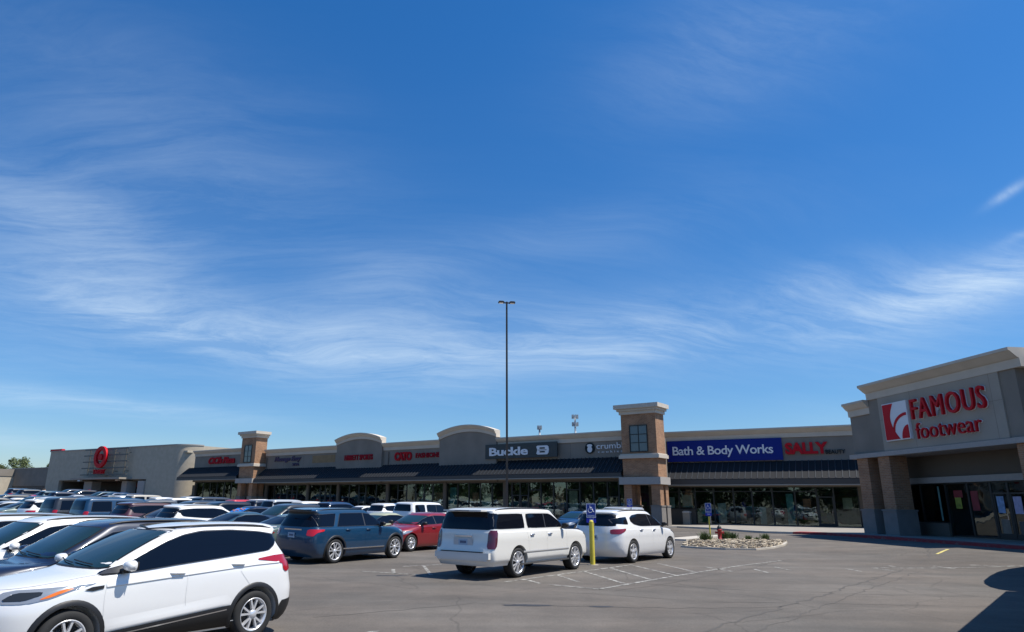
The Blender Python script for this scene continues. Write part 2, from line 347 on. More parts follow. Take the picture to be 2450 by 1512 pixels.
def markings():
    mb = MB(); P = [((.76, 19.41), (5.32, 25.11)), ((1.85, 18.86), (2.99, 18.0)), ((2.99, 18.0), (5.84, 21.47)), ((5.84, 21.47), (9.18, 25.3)),
        ((1.33, 20.0), (1.64, 19.09)), ((2.33, 21.4), (2.7, 19.58)), ((3.29, 22.58), (3.87, 19.18)), ((4.31, 23.83), (4.81, 20.32)), ((5.29, 24.97), (5.84, 21.57)), ((6.4, 25.77), (6.76, 22.67)),
        ((7.66, 24.54), (8.03, 22.97)), ((9.04, 23.85), (9.02, 22.58)), ((10.09, 24.8), (10.11, 23.43)), ((12.31, 24.36), (12.3, 23.4)), ((13.35, 24.58), (13.56, 23.78)), ((14.49, 25.76), (14.63, 25.17)), ((15.91, 25.43), (15.97, 24.41)), ((17.2, 25.45), (18.38, 24.55)),
        ((9.18, 25.3), (11.5, 27.6)), ((13.4, 24.9), (18.4, 24.6)),
        ((-1.75, 23.93), (-1.31, 20.91)), ((-3.46, 21.9), (-1.45, 20.9)), ((-2.6, 22.64), (-2.41, 21.19)), ((-2.43, 23.61), (-1.16, 24.51))]
    for a, b in P: strip(mb, a, b, .11)
    for v0, v1 in ((3.1, 8.6), (15.3, 26.2), (33.3, 44.2)):
        for k in range(0, 36):
            u = (8.6 if v0 < 10 else 10.4)+2.75*k+(0 if v0 > 10 else 2.6*0)
            if (v0 > 30 and u < 16) or (10 < v0 < 20 and u < 19): continue
            strip(mb, UV(u, v0), UV(u, v1), .1)
    tag(mb.build('parking_lines', worn('line_paint', (.44, .43, .39), thr=.50), fix=False), kind='structure')
    mb = MB(); strip(mb, (18.97, 29.98), (20.89, 32.17), .12)
    tag(mb.build('yellow_line', worn('yellow_line_paint', (.6, .5, .16), thr=.4), fix=False), kind='structure')
    mb = MB()
    def poly(pts, w, jit=.06):
        for a, b in zip(pts, pts[1:]): strip(mb, a, b, w, .003, jit, .35)
    poly([(1.0, 9.2), (3.64, 12.25), (6.12, 15.03), (8.45, 17.66), (11.67, 21.47), (14.51, 24.7), (18.12, 29.08), (20.5, 33)], .055, .09)
    poly([(2.1, 9.0), (4.4, 12.1), (6.5, 14.5), (9.0, 17.6), (12.3, 21.3), (15.3, 24.9)], .025, .08)
    poly([(2.6, 20), (4.5, 19.2), (5.32, 18.65), (6.81, 17.98), (8.41, 17.81), (9.8, 17.34), (11.88, 17.22)], .02)
    poly([(14.6, 30.3), (11.74, 27.92), (8.58, 23.54), (4.91, 19.3), (3.2, 17.5)], .018)
    poly([(-2.9, 13.3), (0, 15.4), (1.4, 15.1), (4, 14.9), (6.3, 15.2)], .03, .08)
    poly([(17.3, 34.5), (14.6, 30.3), (15.8, 29.2), (18, 29)], .02)
    poly([(-1, 19.4), (2, 17.4), (5, 15.9), (9, 15.7), (13, 15.4)], .018)
    tag(mb.build('asphalt_cracks', mat('crack_sealant', (.078, .070, .062), .9), fix=False), kind='structure')
    mb = MB()
    for (cx, cy, rx, ry, a) in ((1.0, 15.1, .5, .13, 5), (-2.4, 20.7, .5, .1, 0), (2.5, 15.0, .25, .08, 10)):
        vs = []; 
        for k in range(24):
            t = 2*PI*k/24; rr = random.uniform(.8, 1.15); x = cx+rx*rr*math.cos(t); y = cy+ry*rr*math.sin(t); vs.append((x, y, g(x, y)+.0045))
        mb.add(vs, [tuple(range(24))])
    tag(mb.build('oil_stains', mat('oil_stain', (.03, .03, .032), .6), fix=False), kind='structure')
markings()

def sidewalks():
    outer = [FA.at(-71, 5), FA.at(-40, 5), FA.at(-12, 5), FA.at(0, 5), FB.at(0, 4.6), Vector((18.9, 56.6, 0)), Vector((19.4, 52.4, 0)), Vector((19.9, 49.7, 0)), Vector((20.8, 48.2, 0)), Vector((21.9, 46.6, 0)), Vector((22.6, 43.5, 0)), Vector((23.2, 39, 0)), Vector((23.7, 34, 0)), Vector((24.5, 27, 0))]
    inner = [FA.at(-71, -2), FA.at(-40, -2), FA.at(-12, -2), FA.at(0, -2), FB.at(0, -2), FB.at(5, -2), FB.at(9, -2), FB.at(13.5, -2), Vector((33, 55, 0)), Vector((29, 48, 0)), Vector((29, 43.5, 0)), Vector((29.5, 39, 0)), Vector((30, 34, 0)), Vector((30.5, 27, 0))]
    def dens(P):
        out = []
        for a, b in zip(P, P[1:]):
            n = 6
            out += [a.lerp(b, i/n) for i in range(n)]
        return out+[P[-1]]
    O, I = dens(outer), dens(inner); H = .13
    mb = MB(); K = 5; vs = []
    for o, i in zip(O, I):
        for k in range(K):
            p = o.lerp(i, k/(K-1)); vs.append((p.x, p.y, g(p.x, p.y)+H))
        vs.append((o.x, o.y, g(o.x, o.y)-.05))
    n = K+1; fs = []
    for j in range(len(O)-1):
        for k in range(K-1): fs.append((j*n+k, (j+1)*n+k, (j+1)*n+k+1, j*n+k+1))
        fs.append((j*n, j*n+K, (j+1)*n+K, (j+1)*n))
    mb.add(vs, fs)
    tag(mb.build('sidewalk', CONC), kind='structure')
    def kerb(a, b, m_, nm, w, h):
        mb = MB(); vs = []; Q = O[a:b]
        for j, o in enumerate(Q):
            i = I[a+j]; d = (i-o).normalized(); e = o-d*.03; f = o+d*w
            vs += [(e.x, e.y, g(e.x, e.y)-.03), (e.x, e.y, g(e.x, e.y)+H+h), (f.x, f.y, g(f.x, f.y)+H+h), (f.x, f.y, g(f.x, f.y)+H-.02)]
        fs = []
        for j in range(len(Q)-1):
            for k in range(3): fs.append((j*4+k, (j+1)*4+k, (j+1)*4+k+1, j*4+k+1))
        mb.add(vs, fs); tag(mb.build(nm, m_), kind='structure')
    kerb(0, 50, CONL, 'kerb', .18, .004)
    kerb(49, len(O), worn('red_kerb_paint', (.32, .03, .035), (.2, .17, .15), .36), 'red_kerb', .75, .004)
    # small concrete walk and ramp beside the island
    mb = MB(); Q = [(11.0, 42.6), (15.3, 48.0), (16.4, 47.3), (12.1, 41.9)]
    for dz0, q in ((.09, Q),):
        mb.add([(x, y, g(x, y)+dz0) for x, y in q]+[(x, y, g(x, y)-.05) for x, y in q], [(0, 1, 2, 3), (0, 4, 5, 1), (1, 5, 6, 2), (2, 6, 7, 3), (3, 7, 4, 0)])
    tag(mb.build('concrete_median', CONL), kind='structure')
sidewalks()

# ------------------------------------------------------------ text on signs
def text_mesh(body, bold=0.0, shear=0.0, depth=.04, sx=1.0, spacing=1.0):
    cu = bpy.data.curves.new('t', 'FONT'); cu.body = body; cu.size = 1; cu.extrude = depth; cu.offset = bold; cu.shear = shear; cu.space_character = spacing
    cu.resolution_u = 3
    o = bpy.data.objects.new('t', cu); C.objects.link(o); bpy.context.view_layer.update()
    dg = bpy.context.evaluated_depsgraph_get(); me = bpy.data.meshes.new_from_object(o.evaluated_get(dg))
    bpy.data.objects.remove(o); bpy.data.curves.remove(cu)
    return me
def put_text(name, body, F, s0, s1, z0, z1, out, m_, parent, bold=0.0, shear=0.0, depth=.06, spacing=1.0, align=None):
    me = text_mesh(body, bold, shear, 1.0, 1.0, spacing)
    v = np.zeros(len(me.vertices)*3); me.vertices.foreach_get('co', v); v = v.reshape(-1, 3)
    mn, mx = v.min(0), v.max(0); org = Vector(parent['org'])
    sx = (s1-s0)/(mx[0]-mn[0]); sz = (z1-z0)/(mx[1]-mn[1])
    co = []
    for p in v:
        q = F(s0+(p[0]-mn[0])*sx, out+(p[2]-mn[2])/(mx[2]-mn[2])*depth, z0+(p[1]-mn[1])*sz)-org; co += list(q)
    me.vertices.foreach_set('co', co); me.materials.clear(); me.materials.append(m_); me.update()
    bm = bmesh.new(); bm.from_mesh(me); bmesh.ops.recalc_face_normals(bm, faces=bm.faces); bm.to_mesh(me); bm.free()
    o = bpy.data.objects.new(name, me); C.objects.link(o); o.parent = parent
    return o
# ------------------------------------------------------------ buildings
BRA = brick_mat('brick_a', (.36, .185, .095), (.25, .125, .065), (.34, .27, .20), FA.az)
BRF = brick_mat('brick_f', (.36, .185, .095), (.25, .125, .065), (.34, .27, .20), FF.az)
def interior_mat():
    M = bpy.data.materials.new('shop_interior'); M.use_nodes = True; nt = M.node_tree; N = nt.nodes; L = nt.links; b = N['Principled BSDF']
    tc = N.new('ShaderNodeTexCoord'); mp = N.new('ShaderNodeMapping'); mp.inputs['Scale'].default_value = (1.2, 1.2, 1.5); L.new(tc.outputs['Object'], mp.inputs[0])
    v = N.new('ShaderNodeTexVoronoi'); v.inputs['Scale'].default_value = 1.3; L.new(mp.outputs[0], v.inputs['Vector'])
    n = N.new('ShaderNodeTexNoise'); n.inputs['Scale'].default_value = .5; n.inputs['Detail'].default_value = 5; L.new(tc.outputs['Object'], n.inputs['Vector'])
    cr = N.new('ShaderNodeValToRGB'); L.new(n.outputs[0], cr.inputs[0])
    e = cr.color_ramp.elements; e[0].position = .35; e[0].color = (.03, .04, .04, 1); e[1].position = .65; e[1].color = (.20, .10, .07, 1)
    k = e.new(.5); k.color = (.12, .14, .15, 1)
    x = N.new('ShaderNodeMix'); x.data_type = 'RGBA'; x.blend_type = 'MULTIPLY'; x.inputs[0].default_value = .7; L.new(cr.outputs[0], x.inputs[6]); L.new(v.outputs['Color'], x.inputs[7])
    L.new(x.outputs[2], b.inputs['Base Color']); b.inputs['Roughness'].default_value = .8
    return M
INTR = interior_mat(); FLR = mat('shop_floor', (.2, .18, .16), .5)
def cornice(mb, F, s0, s1, H, h=.85, out=.5, o0=0.0, back=.5):
    prof = [(o0, H-h), (o0+.10, H-h), (o0+.12, H-h*.55), (o0+.22, H-h*.5), (o0+out*.9, H-h*.18), (o0+out, H-h*.16), (o0+out, H), (o0-back, H), (o0-back, H-h)]
    mb.extr(prof, s0, s1, F)
def arch(mb, F, s0, s1, zs, zp, h, out, o0, back=.6):
    n = 18; prof = [(o0, -h), (o0+.10, -h), (o0+.12, -h*.55), (o0+.22, -h*.5), (o0+out*.9, -h*.18), (o0+out, -h*.16), (o0+out, 0), (o0-back, 0), (o0-back, -h)]
    m_ = len(prof); vs = []; c = (s0+s1)/2; w = (s1-s0)/2
    def zt(s): return zs+(zp-zs)*(1-((s-c)/w)**2)
    for i in range(n+1):
        s = s0+(s1-s0)*i/n
        vs += [F(s, o, zt(s)+z) for o, z in prof]
    fs = [tuple(range(m_)), tuple(range(n*m_, n*m_+m_))]
    for i in range(n):
        for k in range(m_): fs.append((i*m_+k, i*m_+(k+1) % m_, (i+1)*m_+(k+1) % m_, (i+1)*m_+k))
    mb.add(vs, fs); return zt
def canopy(F, s0, s1, zt, ze, zf, parent, out=1.8, step=.45, hip=0):
    mb = MB()
    mb.extr([(0.0, zt), (out, ze), (out, ze-.05), (0.0, zt-.3)], s0, s1, F)
    o = mb.build('canopy_roof', METR, parent); mb = MB(); o['org'] = parent['org']
    s = s0+.1
    while s < s1-.1:
        mb.extr([(0.02, zt+.06), (out-.02, ze+.065), (out-.02, ze-.01), (0.02, zt-.01)], s, s+.055, F); s += step
    q = mb.build('standing_seams', mat('canopy_seam', (.035, .04, .047), .5), o); tag(q, kind='stuff')
    mb = MB(); mb.box(s0-.003, s1+.003, out-.12, out+.025, zf, ze-.052, F); mb.build('canopy_fascia', FASC, parent)
    mb = MB(); mb.box(s0+.01, s1-.01, 0.01, out-.13, zf+.02, zf+.08, F); mb.build('canopy_soffit', RAIL, parent)
    mb = MB(); mb.box(s0-.006, s1+.006, out-.14, out+.03, zf-.08, zf-.004, F); mb.build('soffit_edge', RAIL, parent)
def pane(F, s0, s1, z0, z1, o, parent, kind='window', transom=None, glass=None, disp=None):
    mb = MB(); mb.box(s0+.03, s1-.03, o-.02, o, z0+.03, z1-.03, F)
    w = mb.build(kind, glass or SGL, parent); w['org'] = parent['org']
    mb = MB(); t = .06
    for (a, b, c, d) in ((s0, s0+t, z0, z1), (s1-t, s1, z0, z1), (s0+t, s1-t, z0, z0+t), (s0+t, s1-t, z1-t, z1)): mb.box(a, b, o-.06, o+.05, c, d, F)
    if transom: mb.box(s0+t, s1-t, o-.05, o+.04, transom-.04, transom+.04, F)
    if kind == 'door':
        mb.box(s0+t, s0+t+.09, o-.04, o+.03, z0+t, (transom or z1)-.04, F); mb.box(s1-t-.09, s1-t, o-.04, o+.03, z0+t, (transom or z1)-.04, F)
        mb.box(s0+t+.09, s1-t-.09, o-.04, o+.03, z0+t, z0+.28, F)
    f = mb.build(kind+'_frame', FRAME, w)
    if kind == 'door':
        mb = MB(); mb.tube([F(s1-.22, o+.09, z0+.95), F(s1-.22, o+.09, z0+1.3)], .015, 6); mb.box(s1-.235, s1-.205, o+.002, o+.09, z0+.97, z0+1.0, F); mb.box(s1-.235, s1-.205, o+.002, o+.09, z0+1.25, z0+1.28, F)
        mb.build('handle', CHR, w)
    if disp:
        mb = MB(); a, b, c, d, m_ = disp; mb.box(a, b, o-.14, o-.10, c, d, F); mb.build('window_display', m_, w)
    return w
DISP = [mat('display_white', (.85, .87, .85), .7, noise=.15, nscale=2), mat('display_green', (.16, .36, .16), .8, noise=.4, nscale=3), mat('display_teal', (.22, .50, .52), .7, noise=.3, nscale=2),
        mat('display_rust', (.70, .28, .18), .7, noise=.35, nscale=3), mat('display_grey', (.60, .63, .63), .7, noise=.25, nscale=2), mat('display_tan', (.72, .6, .45), .7, noise=.25, nscale=2)]

# ---- long left wing
def wing_a():
    B = thing('strip_mall', FA.at(-30, 0), 'long grey strip mall with two arched parapets over a dark metal canopy', 'building')
    segs = [(-13.8, 4.3, 8.55, 0), (-30.5, -21.55, 8.72, 0), (-53.2, -38.4, 8.78, 0), (-71, -57, 9.25, .45)]
    mb = MB()
    for s0, s1, H, dz in segs: mb.box(s0+.001, s1-.001, -.4, 0, 4.2+dz, H-.84, FA)
    def gw(s0, s1, zs, zp, o0):
        mb2 = MB(); n = 18; c = (s0+s1)/2; w = (s1-s0)/2
        pts = [(s0, 4.2), (s1, 4.2)]+[(s1-(s1-s0)*i/n, zs-.66+(zp-zs)*(1-((s1-(s1-s0)*i/n-c)/w)**2)) for i in range(n+1)]
        mb2.prism(pts, -.4, o0, lambda x, y, z: FA(x, y, z)); return mb2
    mb.box(-53.2, 2.3, -24, -.4, 7.2, 7.5, FA); mb.box(-71, -57, -24, -.4, 7.5, 7.9, FA); mb.box(-57, -53.2, -24, -.4, 7.2, 7.6, FA)
    mb.box(-71, -70.6, -24, -.4, 0, 9.1, FA); mb.box(-70.6, 2.3, -24, -23.6, 0, 7.19, FA)
    mb.box(-57, -53.2, -.4, -.1, 4.2, 8.6, FA)
    mb.build('wall', STUC, B)
    for s0, s1, zs, zp in ((-21.55, -13.8, 9.38, 10.1), (-38.4, -30.5, 9.42, 10.1)):
        m2 = gw(s0, s1, zs, zp, .35); p = m2.build('arched_parapet', STUC, B); p['org'] = B['org']
        m3 = MB(); arch(m3, FA, s0-.06, s1+.06, zs, zp, .72, .45, .352); m3.build('arched_cornice', TRIM, p)
    for s0, s1, H, dz in segs: mb = MB(); cornice(mb, FA, s0, min(s1, 1.0), H); mb.build('cornice', TRIM, B)
    canopy(FA, -53.2, .9, 6.19, 4.75, 4.36, B); canopy(FA, -72.4, -57.1, 6.75, 5.3, 4.9, B)
    for s_ in (-5.2, -24.2, -27.4, -34.4, -45.2, -49.3, -62, -66.5):
        mb = MB(); o_ = .352 if -38 < s_ < -31 else .002; mb.box(s_-.012, s_+.012, o_-.004, o_+.003, 6.2 if s_ > -57 else 6.8, 7.7, FA); mb.build('control_joint', STUD, B)
    for s_ in (-12.9, -29.6, -52.9):
        mb = MB(); mb.tube([FA(s_, .09, 6.25), FA(s_, .09, 7.68)], .05, 8); mb.build('downpipe', STUD, B)
    # floor, ceiling, back of the shops
    mb = MB(); mb.box(-70.5, 2.3, -5.2, -5.0, .2, 4.3, FA); mb.build('shop_back_wall', INTR, B)
    mb = MB()
    for a, b in ((-70.5, -57.2), (-57.1, -38), (-38, -20), (-20, 2.4)):
        zz = g(*FA.at((a+b)/2, 0)[:2])+.1; mb.box(a, b-.01, -5, -.3, zz-.3, zz, FA)
    mb.build('shop_floor', FLR, B)
    mb = MB(); mb.box(-70.5, 2.3, -5, -.42, 4.2, 4.35, FA)
    mb.box(-70.9, -70.2, -5, -.02, .3, 4.19, FA)
    for s in (-52.6, -43.9, -38.1, -29.6, -20.9, -12.9): mb.box(s-.28, s+.12, -.38, .02, 0, 4.19, FA)
    mb.box(-53.2, 4.3, -.36, -.03, 4.05, 4.195, FA)
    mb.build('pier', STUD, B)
    # glazing
    doors = [(-41.7, -39.7, 2), (-34.6, -33.4, 1), (-25.4, -22.8, 2), (-12.2, -10.2, 2), (-1.5, -.35, 1), (-48.3, -46.2, 2)]
    piers = [-52.6, -43.9, -38.1, -29.6, -20.9, -12.9]
    bl = sorted([(a, b, n) for a, b, n in doors])
    cuts = [-52.4]
    spans = []; cur = -52.4
    stops = sorted([(a, b, 'd', n) for a, b, n in doors]+[(p-.28, p+.12, 'p', 0) for p in piers[1:]])
    for a, b, k, n in stops:
        if a > cur+.2:
            m_ = max(1, round((a-cur)/1.5))
            for i in range(m_): spans.append((cur+(a-cur)*i/m_, cur+(a-cur)*(i+1)/m_, 'window'))
        if k == 'd':
            for i in range(n): spans.append((a+(b-a)*i/n, a+(b-a)*(i+1)/n, 'door'))
        cur = b
    spans.append((cur, .9, 'window'))
    rnd = random.Random(3)
    for a, b, k in spans:
        z0 = g(*FA.at((a+b)/2, 2)[:2])+.12
        if k == 'door': pane(FA, a, b, z0, 4.05, -.22, B, 'door', transom=z0+2.35)
        else:
            d = None; q = rnd.random()
            if -38 < a < -30 or -52 < a < -43: m_ = DISP[0] if q < .6 else DISP[4]; d = (a+.12, b-.12, z0+.9, 3.9, m_)
            elif q < .85: m_ = rnd.choice(DISP[1:]); d = (a+.1+.3*rnd.random(), b-.1-.3*rnd.random(), z0+.3, 2.2+1.5*rnd.random(), m_)
            pane(FA, a, b, z0, 4.05, -.22, B, 'window', transom=(3.3 if rnd.random() < .25 else None), disp=d)
    # left end store front, dark open glazing
    for i in range(7):
        a = -70+12.6/7*i; z0 = g(*FA.at(a, 2)[:2])+.12
        pane(FA, a, a+12.6/7, z0, 4.6, -.22, B, 'window' if i != 4 else 'door', disp=(a+.3, a+1.4, z0+.2, z0+1.7, DISP[4]) if i % 2 else None)
    return B
wing_a()
# ---- brick towers
def tower(ds, dz, label):
    F = Fr(FA.at(ds, 0), -52.53); F.O.z = dz
    T = thing('brick_tower', F(2.7, .8, 0), label, 'tower', 'brick corner towers of the strip mall')
    zb = g(F.at(2.7, 1)[0], F.at(2.7, 1)[1])-dz
    mb = MB(); mb.box(1.06, 4.35, -.1, 1.7, 4.28, 9.76, F); mb.build('shaft', BRA, T)
    mb = MB(); mb.box(.94, 4.47, -.2, 1.82, 9.762, 10.2, F); mb.box(.78, 4.63, -.25, 1.98, 10.05, 10.25, F); mb.box(.58, 4.83, -.3, 2.18, 10.252, 10.62, F); mb.build('cap', TRIM, T)
    mb = MB(); mb.box(.82, 4.59, -.15, 1.94, 5.9, 6.19, F); mb.box(.92, 4.49, -.12, 1.86, 6.192, 6.3, F); mb.build('upper_band', TRIM, T)
    mb = MB(); mb.box(.76, 4.62, -.15, 2.0, 3.68, 4.3, F); mb.build('lower_band', TRIG, T)
    for a, b in ((1.07, 1.8), (3.62, 4.4)):
        for o0, o1 in ((.95, 1.7), (-.1, .5)):
            mb = MB(); mb.box(a, b, o0, o1, 1.95, 3.67, F); p = mb.build('pillar', BRA, T); p['org'] = T['org']
            mb = MB(); mb.box(a-.08, b+.08, o0-.08, o1+.08, zb-.3, 1.85, F); mb.box(a-.12, b+.12, o0-.12, o1+.12, 1.852, 1.948, F); mb.build('pillar_base', STONE, p)
    mb = MB(); mb.box(1.9, 3.5, 1.702, 1.72, 6.5, 8.72, F); w = mb.build('window', TWG, T); w['org'] = T['org']
    mb = MB(); t = .07
    for (a, b, c, d) in ((1.85, 1.85+t, 6.45, 8.78), (3.48, 3.48+t, 6.45, 8.78), (1.92, 3.48, 6.45, 6.52), (1.92, 3.48, 8.71, 8.78)): mb.box(a, b, 1.70, 1.78, c, d, F)
    mb.box(2.67, 2.73, 1.703, 1.76, 6.52, 8.71, F)
    for z in (7.25, 7.98): mb.box(1.92, 2.67, 1.703, 1.755, z-.03, z+.03, F); mb.box(2.73, 3.48, 1.703, 1.755, z-.03, z+.03, F)
    mb.build('window_frame', FRAME, w)
tower(0, 0, 'brick tower with cream cap and gridded window beside the wide blue shop sign')
tower(-57.75, .62, 'farther brick tower with cream cap, left of the purple shop sign')
# ---- middle wing
def wing_b():
    B = thing('shop_building', FB.at(5, 0), 'grey shop building carrying the wide blue sign, between brick tower and shoe store', 'building')
    mb = MB(); mb.box(-3.6, 16.6, -.4, 0, 3.6, 7.74, FB); mb.box(-3.6, 16.6, -20, -.4, 7.05, 7.35, FB); mb.box(-3.6, 16.6, -20, -19.6, 0, 7.04, FB); mb.box(16.2, 16.6, -19.6, -.4, 0, 7.04, FB)
    mb.build('wall', STUC, B)
    mb = MB(); cornice(mb, FB, -3.6, 16.6, 8.58, .84, .55); mb.build('cornice', TRIM, B)
    canopy(FB, -2.3, 16.4, 5.75, 4.22, 3.75, B, step=.5)
    mb = MB(); mb.box(-3.5, 14.1, -5.2, -5, .1, 3.6, FB); mb.build('shop_back_wall', INTR, B)
    mb = MB(); mb.box(-3.5, 14.1, -5, -.3, .05, .31, FB); mb.build('shop_floor', FLR, B)
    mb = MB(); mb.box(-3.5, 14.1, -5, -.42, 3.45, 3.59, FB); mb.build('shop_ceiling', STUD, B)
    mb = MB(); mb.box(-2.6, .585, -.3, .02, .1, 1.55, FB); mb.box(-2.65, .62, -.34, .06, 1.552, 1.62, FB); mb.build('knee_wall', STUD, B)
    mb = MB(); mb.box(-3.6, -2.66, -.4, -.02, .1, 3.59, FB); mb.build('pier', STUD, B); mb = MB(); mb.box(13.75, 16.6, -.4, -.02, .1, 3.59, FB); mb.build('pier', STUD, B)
    z0 = .36
    pane(FB, -2.25, -.85, 1.63, 3.58, -.2, B, 'window', 3.15, disp=(-2.1, -1.3, 1.7, 2.7, DISP[4]))
    pane(FB, -.85, .6, 1.63, 3.58, -.2, B, 'window', 3.15, disp=(-.6, .3, 1.8, 2.9, DISP[2]))
    br = [.6, 2.23, 3.93, 5.48, 7.14, 8.93, 10.6]
    ds = [(DISP[1], .7, 1.6, .5, 1.7), (DISP[4], 2.5, 3.2, .5, 2.2), (DISP[3], 4.4, 5.2, .5, 1.6), (DISP[4], 6.0, 6.5, .5, 1.9), (DISP[2], 8.2, 8.75, .4, 3.0), (DISP[3], 9.5, 10.1, 1.6, 2.6)]
    for a, b, d in zip(br, br[1:], ds): pane(FB, a, b, z0, 3.58, -.2, B, 'window', 3.2, disp=(d[1], d[2], d[3], d[4], d[0]))
    pane(FB, 10.6, 11.9, z0, 3.58, -.2, B, 'door', 2.75); pane(FB, 11.9, 13.72, z0, 3.58, -.2, B, 'window', disp=(12.5, 13.2, 1.8, 2.7, DISP[5]))
wing_b()
# ---- shoe store
def shoe_store():
    B = thing('shoe_store', FF.at(5, -2), 'tall grey stucco store with cream cornice and brick pillars at the right edge', 'building')
    mb = MB()
    mb.box(1.45, 12.55, -1.3, 0, 5.26, 8.6, FF); mb.box(-.75, 1.449, -1.3, -.12, 5.26, 7.73, FF); mb.box(12.551, 24, -2.2, -1.0, 3.8, 8.0, FF)
    mb.box(-.75, 24, -26, -1.31, 7.0, 7.4, FF); mb.box(-.75, -.45, -26, -1.31, 0, 6.99, FF); mb.box(-.45, 24, -26, -25.6, 0, 6.99, FF)
    mb.build('wall', STUC, B)
    mb = MB(); mb.box(2.45, 11.6, .0, .07, 5.27, 8.53, FF); mb.build('sign_panel', STUL, B)
    for a_, b_, c_, d_ in ((2.46, 11.59, 7.115, 7.135), (5.28, 5.30, 5.28, 8.52), (11.0, 11.02, 5.28, 8.52)):
        mb = MB(); mb.box(a_, b_, .071, .0745, c_, d_, FF); mb.build('control_joint', STUC, B)
    mb = MB(); cornice(mb, FF, 1.47, 13.05, 9.42, .92, .62, .003, 1.9); mb.build('cornice', TRIM, B)
    mb = MB(); cornice(mb, FF, -.77, 1.46, 8.55, .86, .5, -.118, 1.6); mb.build('low_cornice', TRIM, B)
    mb = MB(); cornice(mb, FF, 13.06, 24.5, 8.9, .9, .5, -.998, 1.2); mb.build('side_cornice', TRIM, B)
    mb = MB(); mb.box(-.95, 12.8, -1.35, .16, 4.98, 5.25, FF); mb.box(-.95, 13, -2.3, -1.36, 4.98, 5.24, FF); mb.build('band', TRIG, B)
    for a, b in ((-.48, .58), (1.58, 2.62), (11.8, 12.9)):
        mb = MB(); mb.box(a, b, -1.15, -.02, 1.86, 4.975, FF); p = mb.build('pillar', BRF, B); p['org'] = B['org']
        mb = MB(); mb.box(a-.1, b+.1, -1.25, .08, .2, 1.75, FF); mb.box(a-.14, b+.14, -1.29, .12, 1.752, 1.858, FF); mb.build('pillar_base', STONE, p)
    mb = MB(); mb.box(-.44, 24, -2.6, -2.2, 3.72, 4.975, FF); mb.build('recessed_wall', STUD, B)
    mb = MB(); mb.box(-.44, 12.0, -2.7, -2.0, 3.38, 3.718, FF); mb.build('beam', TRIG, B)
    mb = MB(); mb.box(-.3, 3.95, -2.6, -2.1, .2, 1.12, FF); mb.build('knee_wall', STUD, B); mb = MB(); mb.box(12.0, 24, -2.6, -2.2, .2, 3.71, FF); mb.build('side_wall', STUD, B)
    mb = MB(); mb.box(-.4, 12, -7.2, -7, .2, 3.5, FF); mb.build('shop_back_wall', INTR, B)
    mb = MB(); mb.box(-.4, 12, -7, -2.3, .1, .42, FF); mb.build('shop_floor', FLR, B)
    posters = [mat('poster_blue', (.03, .16, .24), .5, noise=.5, nscale=2.5), mat('poster_grey', (.10, .12, .15), .5, noise=.5, nscale=4), mat('poster_teal', (.16, .30, .28), .5, noise=.3),
               mat('poster_yellow', (.30, .32, .04), .5, noise=.5, nscale=3), mat('poster_red', (.22, .01, .02), .5, noise=.3, nscale=2), mat('poster_lilac', (.42, .38, .55), .5, noise=.2, nscale=5), mat('poster_sky', (.22, .34, .55), .5, noise=.3, nscale=5), mat('poster_pale', (.32, .32, .34), .5, noise=.4, nscale=5)]
    z = .44
    pane(FF, -.3, 1.9, 1.14, 3.37, -2.3, B, 'window', disp=(1.2, 1.8, 1.4, 2.9, posters[1]))
    pane(FF, 1.9, 3.95, 1.14, 3.37, -2.3, B, 'window', disp=(2.0, 2.9, 1.3, 3.0, posters[0]))
    pane(FF, 3.95, 5.6, z, 3.37, -2.3, B, 'window', disp=(4.5, 5.15, 1.45, 2.95, posters[7]))
    pane(FF, 5.6, 7.2, z, 3.37, -2.3, B, 'window', disp=(5.65, 6.35, 1.35, 2.95, posters[7]))
    w = pane(FF, 7.2, 8.3, z, 3.37, -2.3, B, 'door', 2.75); w2 = pane(FF, 8.3, 9.4, z, 3.37, -2.3, B, 'door', 2.75)
    pane(FF, 9.4, 12, z, 3.37, -2.3, B, 'window')
    def poster(a, b, c, d, m_, par):
        mb = MB(); mb.box(a, b, -2.295, -2.285, c, d, FF); mb.build('poster', m_, par)
    wl = B.children
    poster(7.45, 7.9, 1.75, 2.6, posters[6], w); poster(8.5, 9.0, 1.72, 2.58, posters[5], w2)
    poster(7.5, 8.05, .6, 1.45, mat('poster_tan', (.22, .16, .12), .6, noise=.2), w); poster(8.6, 9.15, .6, 1.35, mat('poster_brown', (.10, .08, .07), .6), w2)
    mb = MB(); mb.box(4.5, 5.15, -2.295, -2.288, 2.55, 2.95, FF); mb.build('poster', posters[4], B)
    mb = MB(); mb.box(4.55, 5.0, -2.287, -2.281, 1.95, 2.55, FF); mb.build('poster', posters[3], B)
    mb = MB(); mb.box(5.75, 6.25, -2.295, -2.286, 1.85, 2.9, FF); mb.build('poster', posters[4], B)
    mb = MB(); mb.box(3.3, 3.42, -2.29, -2.28, 1.25, 3.2, FF); mb.build('poster', posters[2], B)
shoe_store()
